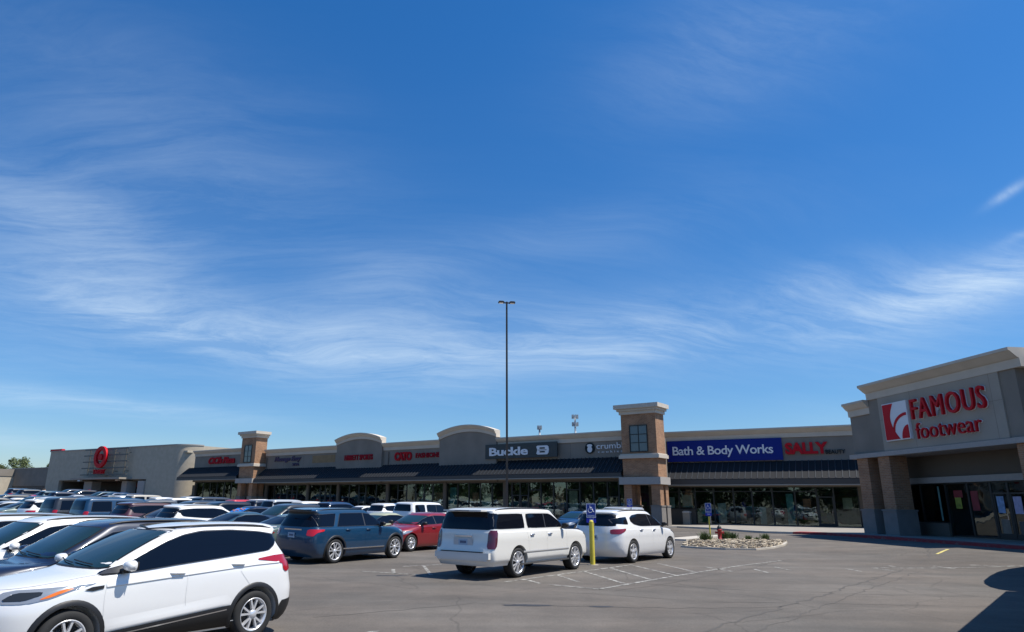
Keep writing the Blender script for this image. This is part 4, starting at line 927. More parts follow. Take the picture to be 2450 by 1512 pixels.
tree(-109.5, 167.6, 1.9, 9.0, 3.6, 1, 'broad green tree rising behind the low store wing')
tree(-113.2, 166.0, 1.9, 7.4, 2.6, 4, 'lower green tree at the left of the broad one behind the store wing')
tree(-103.5, 171.5, 1.9, 8.6, 2.8, 2, 'flat topped green tree between the broad tree and the department store')
def far_pole():
    p = FT.at(-41.2, -6); T = thing('street_lamp', (p.x, p.y, 1.9), 'thin white lamp mast rising left of the department store roof', 'lamp post')
    mb = MB(); mb.tube([(p.x, p.y, 1.9), (p.x, p.y, 10.9)], .13, 8); mb.build('pole', SWHT, T)
    mb = MB(); mb.box(-.9, .1, -.2, .2, 10.9, 11.05, lambda a, b, c: (p.x+a, p.y+b, c)); mb.build('lamp_head', POLE, T)
far_pole()

# ------------------------------------------------------------ people and carts at the far entrance
SKIN = mat('skin', (.42, .25, .17), .6); HAIR = mat('hair_dark', (.03, .02, .015), .7)
def person(x, y, z, face, shirt, pants, label, arm=.25, stride=.12):
    T = thing('person', (x, y, z), label, 'person')
    ca, sa = math.cos(face), math.sin(face)
    V = []; E = []; Rr = []
    def add(p, r, par):
        V.append((p[0]*ca-p[1]*sa, p[0]*sa+p[1]*ca, p[2])); Rr.append(r)
        if par is not None: E.append((par, len(V)-1))
        return len(V)-1
    pel = add((0, 0, .95), .15, None); ab = add((0, 0, 1.12), .135, pel); ch = add((0, 0, 1.32), .16, ab); nk = add((0, 0, 1.48), .06, ch)
    hd = add((.015, 0, 1.58), .095, nk); tp = add((.01, 0, 1.66), .085, hd); add((.1, 0, 1.585), .02, hd)
    for s in (1, -1):
        sh = add((0, s*.18, 1.40), .07, ch); el = add((-.04+arm*.3, s*.26, 1.14), .045, sh); wr = add((.06+arm, s*.25, .92), .032, el)
        pm = add((.08+arm, s*.25, .85), .03, wr)
        for k in range(4): add((.08+arm+.02*(k-1.5), s*.25, .775-.01*abs(k-1)), .008, pm)
        add((.125+arm, s*.235, .82), .009, pm)
        hp = add((0, s*.1, .88), .095, pel); kn = add((.03+s*stride*.6, s*.11, .5), .062, hp); an = add((s*stride, s*.11, .1), .042, kn); add((s*stride+.14, s*.12, .04), .035, an)
    me = bpy.data.meshes.new('body'); me.from_pydata(V, E, []); o = bpy.data.objects.new('body', me); C.objects.link(o)
    sk = o.modifiers.new('s', 'SKIN'); o.modifiers.new('b', 'SUBSURF').levels = 1
    for i, sv in enumerate(me.skin_vertices[0].data): sv.radius = (Rr[i], Rr[i]); sv.use_root = (i == 0)
    dg = bpy.context.evaluated_depsgraph_get(); m2 = bpy.data.meshes.new_from_object(o.evaluated_get(dg)); bpy.data.objects.remove(o)
    for mm in (SKIN, shirt, pants, BLK): m2.materials.append(mm)
    for p in m2.polygons:
        c = p.center; r = math.hypot(c.x, c.y); p.use_smooth = True
        p.material_index = 3 if c.z < .1 else 2 if c.z < 1.0 and r < .2+abs(stride) and not (abs(c.x*(-sa)+c.y*ca) > .2 and c.z > .7) else 1 if (1.0 <= c.z < 1.46 and not (c.z < 1.2 and abs(-c.x*sa+c.y*ca) > .2)) else 0
    b = bpy.data.objects.new('body', m2); C.objects.link(b); b.parent = T
    mb = MB(); mb.lathe([(0, .13), (.06, .115), (.1, .06), (.11, 0), (.1, -.05)], 12, lambda a, b_, c: (x+a-.02*ca, y+b_-.02*sa, z+1.62+c)); mb.build('hair', HAIR, T)
WS = mat('shirt_white', (.7, .7, .68), .8); BS = mat('shirt_grey', (.3, .33, .38), .8); PT = mat('shirt_tan', (.42, .22, .18), .8); DJ = mat('jeans', (.05, .06, .09), .8); KH = mat('shorts_tan', (.4, .34, .26), .8)
def at_t(s, o): p = FT.at(s, o); return p.x, p.y, g(p.x, p.y)
x, y, z = at_t(-30.3, 5.0); person(x, y, z, R(200), WS, DJ, 'person in white shirt walking by the far entrance, leftmost')
x, y, z = at_t(-27.7, 6.0); person(x, y, z, R(-20), WS, KH, 'person in white shirt and tan shorts pushing a red cart', arm=.35)
x, y, z = at_t(-17.6, 1.5); person(x, y, z, R(-70), PT, DJ, 'person in reddish shirt standing in front of the red doors')
def cart(s, o, label):
    x, y, z = at_t(s, o); T = thing('shopping_cart', (x, y, z), label, 'shopping cart', 'red shopping carts by the far entrance'); rd = mat('cart_red', (.5, .015, .015), .4)
    W = lambda a, b, c: (x+a, y+b, z+c)
    mb = MB(); mb.add([W(a, b, c) for a, b, c in ((-.35, -.22, .5), (.4, -.25, .5), (.4, .25, .5), (-.35, .22, .5), (-.45, -.26, .95), (.5, -.3, 1.0), (.5, .3, 1.0), (-.45, .26, .95))], [(0, 1, 2, 3), (0, 1, 5, 4), (1, 2, 6, 5), (2, 3, 7, 6), (3, 0, 4, 7)]); mb.build('basket', rd, T)
    mb = MB()
    for a in (-.3, .35):
        for b in (-.22, .22): mb.tube([W(a, b, .5), W(a, b, .12)], .02, 6)
    mb.tube([W(.5, -.28, 1.02), W(.58, -.28, 1.05), W(.58, .28, 1.05), W(.5, .28, 1.02)], .02, 6); mb.build('chassis', TRIG, T)
    for a in (-.3, .35):
        for b in (-.22, .22): mb = MB(); mb.lathe([(0, -.02), (.06, -.02), (.06, .02), (0, .02)], 10, lambda p, q, r_, a=a, b=b: W(a+p, b+r_, .06+q)); mb.build('wheel', BLK, T)
cart(-26.9, 6.0, 'red shopping cart pushed by the person in tan shorts'); cart(-25.8, 5.4, 'red shopping cart parked beside the pushed one, on its right'); cart(-25.1, 5.4, 'red shopping cart nearest the grey entrance pier')
def ball():
    x, y, z = at_t(-19.4, 3.2); T = thing('ball_bollard', (x, y, z), 'big round red ball bollard in front of the far left store doors', 'bollard')
    W = lambda a, b, c: (x+a, y+b, z+c)
    mb = MB(); n = 14; mb.lathe([(.75*math.sin(PI*i/n), .85-.75*math.cos(PI*i/n)) for i in range(n+1)], 24, W); mb.build('ball', mat('ball_red', (.5, .01, .015), .3, coat=.5), T)
    mb = MB(); mb.lathe([(0, .12), (.3, .12), (.4, 0)], 16, W); mb.build('foot', CONC, T)
ball()

def reflection_tree_belt():
    # unseen trees added behind the camera for the shop windows to mirror
    rnd = random.Random(21); mb = MB(); tb = MB()
    for i in range(-30, 105):
        a = R(-74-112*(i+rnd.uniform(-.4, .4))/105); rr = rnd.uniform(98, 122); x, y = rr*math.sin(a), rr*math.cos(a)
        if i < 0: x, y = -148+rnd.uniform(-8, 8)+.25*(i+30), 128-3.4*(i+30)
        z = g(x, y); h = rnd.uniform(7.5, 12)
        tb.tube([(x, y, z-.2), (x, y, z+h*.5)], [.3, .15], 6, False)
        for c in range(6):
            cx, cy, cz, s0 = x+rnd.gauss(0, 1.4), y+rnd.gauss(0, 1.4), z+h*rnd.uniform(.22, .85), rnd.uniform(1.3, 2.3)
            for k in range(62):
                d = Vector((rnd.gauss(0, 1), rnd.gauss(0, 1), rnd.gauss(0, .8))).normalized()*s0*rnd.uniform(.6, 1.1); p = Vector((cx, cy, cz))+d
                u = Vector((rnd.gauss(0, 1), rnd.gauss(0, 1), rnd.gauss(0, 1))).normalized(); w = u.orthogonal(); s = rnd.uniform(.4, .7)
                mb.add([p-u*s, p-w*s*.6, p+u*s, p+w*s*.6], [(0, 1, 2, 3)])
    o = tag(mb.build('reflection_tree_belt', mat('belt_leaf', (.045, .07, .025), .8, noise=.4, nscale=.3), fix=False), 'dark green belt of trees added behind the camera to be mirrored in the shop windows', 'trees', kind='stuff')
    t = tb.build('trunks', mat('bark'), None, fix=False); t.parent = o; t['kind'] = 'stuff'
reflection_tree_belt()
# ------------------------------------------------------------ cars
def pchip(x, xp, yp):
    xp = np.array(xp, float); yp = np.array(yp, float); h = np.diff(xp); d = np.diff(yp)/h; m = np.zeros(len(xp))
    for i in range(1, len(xp)-1):
        if d[i-1]*d[i] > 0: w1 = 2*h[i]+h[i-1]; w2 = h[i]+2*h[i-1]; m[i] = (w1+w2)/(w1/d[i-1]+w2/d[i])
    m[0] = d[0]; m[-1] = d[-1]
    x = np.clip(x, xp[0], xp[-1]); i = np.clip(np.searchsorted(xp, x)-1, 0, len(h)-1); t = (x-xp[i])/h[i]
    return (2*t**3-3*t**2+1)*yp[i]+(t**3-2*t**2+t)*h[i]*m[i]+(-2*t**3+3*t**2)*yp[i+1]+(t**3-t**2)*h[i]*m[i+1]
SURR = mat('window_pillar_black', (.045, .047, .052), .3)
class Shell:
    def __init__(s, layers, n=2.6):
        s.L = np.array(layers, float); s.n = n; s.z0 = s.L[0, 0]; s.z1 = s.L[-1, 0]
        zz = np.linspace(s.z0, s.z1, 1200); s.T = np.stack([pchip(zz, s.L[:, 0], s.L[:, k]) for k in range(1, 6)], 1).tolist(); s.k = 1199/(s.z1-s.z0)
    def at(s, z):
        q = (min(max(z, s.z0), s.z1)-s.z0)*s.k; i = min(int(q), 1198); t = q-i; a, b = s.T[i], s.T[i+1]
        return [a[j]+(b[j]-a[j])*t for j in range(5)]
    def y(s, x, z):
        xf, xr, w, cf, cr = s.at(z); n = s.n; v = w
        q = (x-(xf-cf))/cf
        if q > 0: v = min(v, w*max(0, 1-min(1, q)**n)**(1/n))
        q = ((xr+cr)-x)/cr
        if q > 0: v = min(v, w*max(0, 1-min(1, q)**n)**(1/n))
        return v
    def xfr(s, y, z, front=True):
        xf, xr, w, cf, cr = s.at(z); n = s.n; t = min(1, abs(y)/w); q = max(0, 1-t**n)**(1/n)
        return xf-cf*(1-q) if front else xr+cr*(1-q)
    def ring(s, z, na=14, nm=10):
        xf, xr, w, cf, cr = s.at(z); n = s.n; out = []
        for i in range(na+1):
            t = PI/2*i/na; out.append((xf-cf+cf*math.cos(t)**(2/n), w*math.sin(t)**(2/n)))
        a, b = xf-cf, xr+cr
        for i in range(1, nm): out.append((a+(b-a)*i/nm, w))
        for i in range(na+1):
            t = PI/2*(1-i/na); out.append((xr+cr-cr*math.cos(t)**(2/n), w*math.sin(t)**(2/n)))
        return out
    def arc(s, d, z, front=True):                      # point at distance d round the corner from the centre line
        r = s.ring(z)
        if not front: r = r[::-1]
        acc = 0
        for a, b in zip(r, r[1:]):
            l = math.hypot(b[0]-a[0], b[1]-a[1])
            if acc+l >= d: t = (d-acc)/max(l, 1e-6); return a[0]+(b[0]-a[0])*t, a[1]+(b[1]-a[1])*t, (b[0]-a[0], b[1]-a[1])
            acc += l
        return r[-1][0], r[-1][1], (1, 0)
    def sidep(s, x, z, o):
        y = s.y(x, z); e = .004; gx = (s.y(x+e, z)-s.y(x-e, z))/(2*e); gz_ = (s.y(x, z+e)-s.y(x, z-e))/(2*e)
        gx = max(-3, min(3, gx)); gz_ = max(-3, min(3, gz_)); l = math.sqrt(1+gx*gx+gz_*gz_)
        return (x-gx/l*o, y+o/l, z-gz_/l*o)
    def zs(s, N=54):
        z = np.linspace(s.z0, s.z1, 400); A = [s.at(t) for t in z]; d = [0]
        for i in range(1, 400): d.append(d[-1]+math.hypot(z[i]-z[i-1], .45*max(abs(A[i][0]-A[i-1][0]), abs(A[i][1]-A[i-1][1])), (A[i][2]-A[i-1][2])))
        return np.interp(np.linspace(0, d[-1], N), d, z)
def roundp(P, it=2, k=.2):
    for _ in range(it):
        Q = []
        for a, b in zip(P, P[1:]+P[:1]): Q += [(a[0]+(b[0]-a[0])*k, a[1]+(b[1]-a[1])*k), (a[0]+(b[0]-a[0])*(1-k), a[1]+(b[1]-a[1])*(1-k))]
        P = Q
    return P
def clipx(P, x0, x1):
    def half(P, c, sg):
        out = []
        for a, b in zip(P, P[1:]+P[:1]):
            ia, ib = sg*(a[0]-c) >= 0, sg*(b[0]-c) >= 0
            if ia: out.append(a)
            if ia != ib: t = (c-a[0])/(b[0]-a[0]); out.append((c, a[1]+(b[1]-a[1])*t))
        return out
    return half(half(P, x0, 1), x1, -1)
def grid_cut(P, step):
    bm = bmesh.new(); vs = [bm.verts.new((x, 0, z)) for x, z in P]
    try: bm.faces.new(vs)
    except Exception: bm.free(); return [], []
    xs = [p[0] for p in P]; zs = [p[1] for p in P]
    for ax, lo, hi in ((0, min(xs), max(xs)), (2, min(zs), max(zs))):
        n = int((hi-lo)/step)
        for i in range(1, n+1):
            c = lo+(hi-lo)*i/(n+1); co = [0, 0, 0]; co[ax] = c; no = [0, 0, 0]; no[ax] = 1
            bmesh.ops.bisect_plane(bm, geom=bm.verts[:]+bm.edges[:]+bm.faces[:], plane_co=co, plane_no=no, dist=1e-5)
    bmesh.ops.triangulate(bm, faces=[f for f in bm.faces if len(f.verts) > 4])
    bm.verts.index_update(); V = [(v.co.x, v.co.z) for v in bm.verts]; F = [tuple(v.index for v in f.verts) for f in bm.faces]; bm.free()
    return V, F
def patch(mb, P, fn, step=.12):
    V, F = grid_cut(P, step); mb.add([fn(a, b) for a, b in V], F, True)
def build_car(sp):
    S = Shell(sp['layers'], sp.get('n', 2.6)); root = bpy.data.objects.new(sp['name'], None); C.objects.link(root); root['org'] = (0, 0, 0)
    root.empty_display_size = .2
    ax = sp['axles']; wr = sp['wr']; ar = sp.get('ar', wr+.07); det = sp.get('detail', 1)
    zs = S.zs(54 if det else 34); na, nm = (14, 12) if det else (8, 6)
    rings = []
    for z in zs:
        r = S.ring(z, na, nm); full = [(x, y, z) for x, y in r]+[(x, -y, z) for x, y in r[-2:0:-1]]; rings.append(full)
    m_ = len(rings[0]); mb = MB(); mb.v = [p for r in rings for p in r]
    for i in range(len(zs)-1):
        for k in range(m_): mb.f.append((i*m_+k, (i+1)*m_+k, (i+1)*m_+(k+1) % m_, i*m_+(k+1) % m_))
    mb.f.append(tuple(range(m_))); mb.f.append(tuple(range((len(zs)-1)*m_+m_-1, (len(zs)-1)*m_-1, -1)))
    mb.mi = [0]*len(mb.f); mb.sm = [True]*len(mb.f)
    body = mb.build('body', [PAINT, BLK], None)
    cut = MB()
    for a in ax:
        for sg in (1, -1):
            n = 40; V = []
            for yy in (.45*sg, 1.6*sg):
                V += [(a+ar*math.cos(2*PI*k/n), yy, sp.get('az', wr)+ar*math.sin(2*PI*k/n)) for k in range(n)]
            cut.add(V, [tuple(range(n)), tuple(range(2*n-1, n-1, -1))]+[(k, (k+1) % n, n+(k+1) % n, n+k) for k in range(n)])
    cut.mi = [1]*len(cut.f); co = cut.build('cut', [PAINT, BLK], None)
    md = body.modifiers.new('b', 'BOOLEAN'); md.operation = 'DIFFERENCE'; md.solver = 'EXACT'; md.object = co
    dg = bpy.context.evaluated_depsgraph_get(); me = bpy.data.meshes.new_from_object(body.evaluated_get(dg)); bpy.data.objects.remove(body); bpy.data.objects.remove(co)
    clad = sp.get('clad', .3)
    for p in me.polygons:
        if p.center.z < clad and p.material_index == 0: p.material_index = 1
        p.use_smooth = True
    me.set_sharp_from_angle(angle=R(38))
    bm = bmesh.new(); bm.from_mesh(me)
    # panel gaps and creases are part of the body mesh
    g_ = MB()
    def side(x, z, o, sg): q = S.sidep(x, z, o); return (q[0], sg*q[1], q[2])
    if det:
        for line in sp.get('gaps', []):
            for sg in (1, -1):
                pts = []
                for a, b in zip(line, line[1:]):
                    n = max(1, int(math.hypot(b[0]-a[0], b[1]-a[1])/.06)); pts += [(a[0]+(b[0]-a[0])*i/n, a[1]+(b[1]-a[1])*i/n) for i in range(n)]
                pts.append(line[-1]); V = []
                for i, p in enumerate(pts):
                    q0, q1 = pts[max(0, i-1)], pts[min(len(pts)-1, i+1)]; d = Vector((q1[0]-q0[0], q1[1]-q0[1])).normalized(); nn = (-d.y*.0045, d.x*.0045)
                    V += [side(p[0]+nn[0], p[1]+nn[1], .004, sg), side(p[0]-nn[0], p[1]-nn[1], .004, sg)]
                g_.add(V, [(2*i, 2*i+1, 2*i+3, 2*i+2) for i in range(len(pts)-1)], True)
    me2 = bpy.data.meshes.new('tmp'); me2.from_pydata(g_.v, [], g_.f); 
    if g_.v:
        for p in me2.polygons: p.material_index = 1
        bm.from_mesh(me2)
    bm.to_mesh(me); bm.free(); me.name = 'body'
    body = bpy.data.objects.new('body', me); C.objects.link(body); body.parent = root
    me.materials.clear(); me.materials.append(PAINT); me.materials.append(BLK)
    def part(mb, name, mats, par=None):
        o = mb.build(name, mats, None, fix=False); o.parent = par or root; return o
    # wheels
    spokes = sp.get('spokes', 5); rr = sp.get('rim', .68)*wr; tw = sp.get('tw', .225)
    wheel_me = None
    for a in ax:
        for sg in (1, -1):
            yo = sp.get('track', S.at(wr)[2]-.03)
            if wheel_me is None:
                mt = MB(); mt.lathe([(rr, 0), (rr+.015, .008), (wr-.045, .018), (wr-.012, -.005), (wr, -.03), (wr, -tw+.03), (wr-.012, -tw+.005), (rr, -tw)], 36)
                mr_ = MB(); mr_.lathe([(rr+.005, -tw+.01), (rr-.01, -.01), (rr+.002, .004), (rr-.012, .004), (rr-.03, -.03), (rr-.035, -.12)], 36)
                mr_.lathe([(.0, .0), (.055, -.002), (.068, -.02), (.07, -.07), (0, -.07)], 18)
                tws = sp.get('twin', True)
                for k in range(spokes):
                    a0 = 2*PI*k/spokes+PI/2
                    for dd in ((-.16, .16) if tws else (0,)):
                        a1, a2 = a0+dd*.5, a0+dd*(6/spokes)*1.35; w0, w1 = (.013, .014) if tws else (.036, .045)
                        c1, s1, c2, s2 = math.cos(a1), math.sin(a1), math.cos(a2), math.sin(a2); r0, r1 = .05, rr-.012
                        V = []
                        for zt, zb in ((0, 1),):
                            for (r_, c, s, w, zz) in ((r0, c1, s1, w0, -.008), (r1, c2, s2, w1, -.004)):
                                for u in (-1, 1):
                                    for z_ in (zz, zz-.045): V.append((r_*c-u*w*s, r_*s+u*w*c, z_))
                        mr_.add(V, [(0, 2, 6, 4), (1, 5, 7, 3), (0, 4, 5, 1), (2, 3, 7, 6), (4, 6, 7, 5)])
                md_ = MB(); md_.lathe([(0, -.09), (rr-.02, -.09)], 24); md_.lathe([(.0, -.075), (.15, -.075), (.155, -.085)], 24)
                wheel_me = (mt, mr_, md_)
            def W(x, y, z, a=a, sg=sg, yo=yo): return (a+x, sg*(yo+z), wr+y)
            def place(src, nm, m__, par):
                q = MB(); q.v = [W(*v) for v in src.v]; q.f = list(src.f); q.mi = list(src.mi); q.sm = list(src.sm)
                o = q.build(nm, m__, None); o.parent = par; return o
            if det:
                w = place(wheel_me[0], 'wheel', TYRE, root); place(wheel_me[1], 'rim', RIM, w); place(wheel_me[2], 'brake_disc', BLK, w)
            else:
                q = MB(); 
                for j, sr in enumerate(wheel_me): q.cur = j; q.add([W(*v) for v in sr.v], sr.f, True)
                o = q.build('wheel', [TYRE, RIM, BLK], None); o.parent = root
    # side glass
    for poly, cuts in sp['dlo']:
        for sg in (1, -1):
            mb = MB(); patch(mb, roundp(poly, 2, .12), lambda x, z: side(x, z, .008, sg), .06); o = part(mb, 'window_surround', SURR)
            x0, x1 = min(p[0] for p in poly), max(p[0] for p in poly); cx, cz = sum(p[0] for p in poly)/len(poly), sum(p[1] for p in poly)/len(poly)
            inn = [(cx+(p[0]-cx)*(1-.05/(x1-x0)), cz+(p[1]-cz)*.93) for p in poly]; cs = [x0-1]+list(cuts)+[x1+1]
            for a, b in zip(cs, cs[1:]):
                Q = clipx(inn, a+.028, b-.028)
                if len(Q) > 2: mb = MB(); patch(mb, Q, lambda x, z: side(x, z, .013, sg), .06); part(mb, 'side_window', GLS)
    for poly, fr, nm, m__, o_ in ((sp['ws'], True, 'windshield', WSH, .006), (sp['rw'], False, 'rear_window', GLS, .006)):
        P = poly+[(-y, z) for y, z in poly[::-1]]
        mb = MB(); patch(mb, roundp(P, 2, .08), lambda y, z: (S.xfr(y, z, fr)+(o_ if fr else -o_), y, z+o_*.7)); w = part(mb, nm, m__)
        if det:
            mb = MB(); cy = 0; cz = sum(p[1] for p in P)/len(P)
            Q = [(y*1.035, cz+(z-cz)*1.07) for y, z in P]; mb.cur = 0
            patch(mb, roundp(Q, 2, .08), lambda y, z: (S.xfr(y, z, fr)+(.003 if fr else -.003), y, z+.002)); part(mb, nm+'_seal', BLK, w)
            if fr:
                zb = poly[0][1]
                for y0, y1 in ((.45, -.1), (-.05, -.6)):
                    mb = MB(); mb.tube([(S.xfr(y0+(y1-y0)*t, zb+.02+.03*t, True)+.02, y0+(y1-y0)*t, zb+.04+.03*t) for t in (0, .33, .66, 1)], .009, 5); part(mb, 'wiper', BLK)
    # wrap round lamps and grille: polygons in (distance from centre line, z)
    for nm, fr, poly, m__, o_ in sp.get('lamps', []):
        for sg in (1, -1):
            def f(d, z):
                x, y, t = S.arc(d, z, fr); l = math.hypot(*t); nx, ny = (abs(t[1])/l)*(1 if fr else -1), abs(t[0])/l
                return (x+nx*o_, sg*(y+ny*o_), z)
            mb = MB(); patch(mb, roundp(poly, 1, .15), f, .07); part(mb, nm, m__)
    for nm, fr, poly, m__, o_ in sp.get('centre', []):
        P = poly+[(-y, z) for y, z in poly[::-1]]
        mb = MB(); patch(mb, roundp(P, 1, .1), lambda y, z: (S.xfr(y, z, fr)+(o_ if fr else -o_), y, z+(o_*.3)), .1); part(mb, nm, m__)
    # licence plate
    if 'plate' in sp:
        zp = sp['plate']; xb = S.xfr(.12, zp, False)
        mb = MB(); mb.box(xb-.022, xb-.012, -.155, .155, zp-.08, zp+.08); part(mb, 'licence_plate', PLATE)
        if det:
            mb = MB()
            for k in range(6): mb.box(xb-.0245, xb-.0225, -.11+k*.037, -.085+k*.037, zp-.03, zp+.035)
            part(mb, 'plate_marks', mat('plate_ink', (.03, .05, .12), .5))
    if det:
        # wheel arch cladding
        if sp.get('archclad', 0):
            wd = sp['archclad']
            for a in ax:
                for sg in (1, -1):
                    n = 26; V = []
                    for k in range(n+1):
                        t = R(-22+224*k/n); 
                        for r_, o in ((ar-.01, .012), (ar+wd*.8, .014), (ar+wd, .0)):
                            x, z = a+r_*math.cos(t), max(S.z0+.01, sp.get('az', wr)+r_*math.sin(t)); V.append(side(x, z, o, sg))
                    mb = MB(); mb.add(V, [(3*i+j, 3*i+3+j, 3*i+4+j, 3*i+1+j) for i in range(n) for j in (0, 1)], True); part(mb, 'arch_cladding', sp.get('archmat', BLK))
        # mirrors, handles, rails
        mx, mz = sp['mirror']
        for sg in (1, -1):
            mb = MB(); y0 = S.y(mx, mz); n = 12; V = []; F_ = []
            for i in range(9):
                t = PI*i/8; rr_ = math.sin(t)**.55
                for k in range(n):
                    a = 2*PI*k/n; cc = math.copysign(abs(math.cos(a))**.7, math.cos(a)); ss = math.copysign(abs(math.sin(a))**.7, math.sin(a))
                    V.append((mx+.02+.075*rr_*cc, sg*(y0+.15-.105*math.cos(t)), mz+.04+.066*rr_*ss*(1-.15*cc)))
            for i in range(8):
                for k in range(n): F_.append((i*n+k, i*n+(k+1) % n, (i+1)*n+(k+1) % n, (i+1)*n+k))
            mb.add(V, F_, True); mi = mb.build('side_mirror', sp.get('mirmat', PAINT), None); mi.parent = root
            mb = MB(); mb.tube([(mx+.05, sg*(y0-.02), mz-.03), (mx+.05, sg*(y0+.10), mz-.02)], .032, 8); mb.box(mx-.058, mx-.05, sg*(y0+.07), sg*(y0+.23), mz-.01, mz+.09); o = mb.build('mirror_base', BLK, None); o.parent = mi
            for hx, hz in sp['handles']:
                yy = S.y(hx, hz); mb = MB(); mb.tube([(hx-.11, sg*(yy-.005), hz), (hx-.09, sg*(yy+.03), hz), (hx+.075, sg*(yy+.03), hz+.006), (hx+.10, sg*(yy-.005), hz+.006)], .019, 7); part(mb, 'door_handle', sp.get('hmat', PAINT))
                mb2 = MB(); P = [(hx-.07+.0, hz-.04), (hx+.07, hz-.04), (hx+.085, hz), (hx+.07, hz+.035), (hx-.07, hz+.035), (hx-.085, hz)]
            if sp.get('rails'):
                xa, xb, zr, rh = sp['rails']; pts = []
                for t in np.linspace(0, 1, 12):
                    x = xa+(xb-xa)*t; zz = zr-(sp.get('raildrop', .03))*(abs(t-.45)*2)**2; e = min(1, min(t, 1-t)*9); pts.append((x, sg*(S.y(x, zz)-.02), zz+rh*e))
                mb = MB(); mb.tube(pts, .017, 6); part(mb, 'roof_rail', sp.get('railmat', BLK))
    for fn in sp.get('extra', []): fn(root, S, part)
    for o in bpy.data.objects:
        if o.parent is root or (o.parent is not None and o.parent.parent is root):
            if 'org' in o: del o['org']
    return root
def gen_layers(L, hw, H, zn, zc, xc, xt, rear, rw=.62, cf=.95, cr=.45, zt=None, z0=.2, belt=None, xroof=None):
    """front half: nose height zn, cowl (xc, zc), roof front xt; rear = [(z, x)...] from bumper to roof"""
    f = L/2; zt = zt or H-.09; xroof = xroof or (xt+rear[-1][1])/2
    rz, rx = zip(*rear); rX = lambda z: float(np.interp(z, rz, rx))
    fr = [(z0, f-.14, .91), (z0+.1, f-.06, .955), (.48, f, .985), (.68, f-.01, 1.0), (zn-.12, f-.05, 1.0), (zn-.02, f-.17, .99), (zn+.06, f-.40, .975)]
    fr += [((zn+.06)*.5+zc*.5, (f-.40)*.45+(xc+.25)*.55, .965), (zc-.03, xc+.22, .955), (zc, xc, .95)]
    out = [(z, x, rX(z), hw*k, cf if z < .8 else cf, cr) for z, x, k in fr]
    out[-1] = (zc, xc, rX(zc), hw*.945, .6, cr)
    for t in (.2, .5, .8, 1.0):
        z = zc+(zt-zc)*t; out.append((z, xc+(xt-xc)*(t**1.12), rX(z), hw*(.94+(rw/hw-.94)*t**1.1), .38-.06*t, cr*(1-.2*t)))
    rr = rX(zt)
    for dz, k, w in ((.45, .18, .93), (.75, .42, .80), (.93, .66, .58), (1.0, .85, .3)):
        z = zt+(H-zt)*dz; out.append((z, xt+(xroof-xt)*k*.8, rr+(xroof-rr)*k*.8, rw*w, .4*(1-.5*k), cr*.8*(1-.5*k)))
    return out
def lamp_parts(hz0, hz1, tz0, tz1, h0=.45, h1=1.15, t0=.5, t1=1.05):
    return [('headlight', True, [(h0, hz0), (h1-.25, hz0+.02), (h1, hz1), (h0+.05, hz1-.03)], LAMP, .008), ('taillight', False, [(t0, tz0), (t1-.08, tz0+.02), (t1, tz1), (t0, tz1)], RED, .008)]

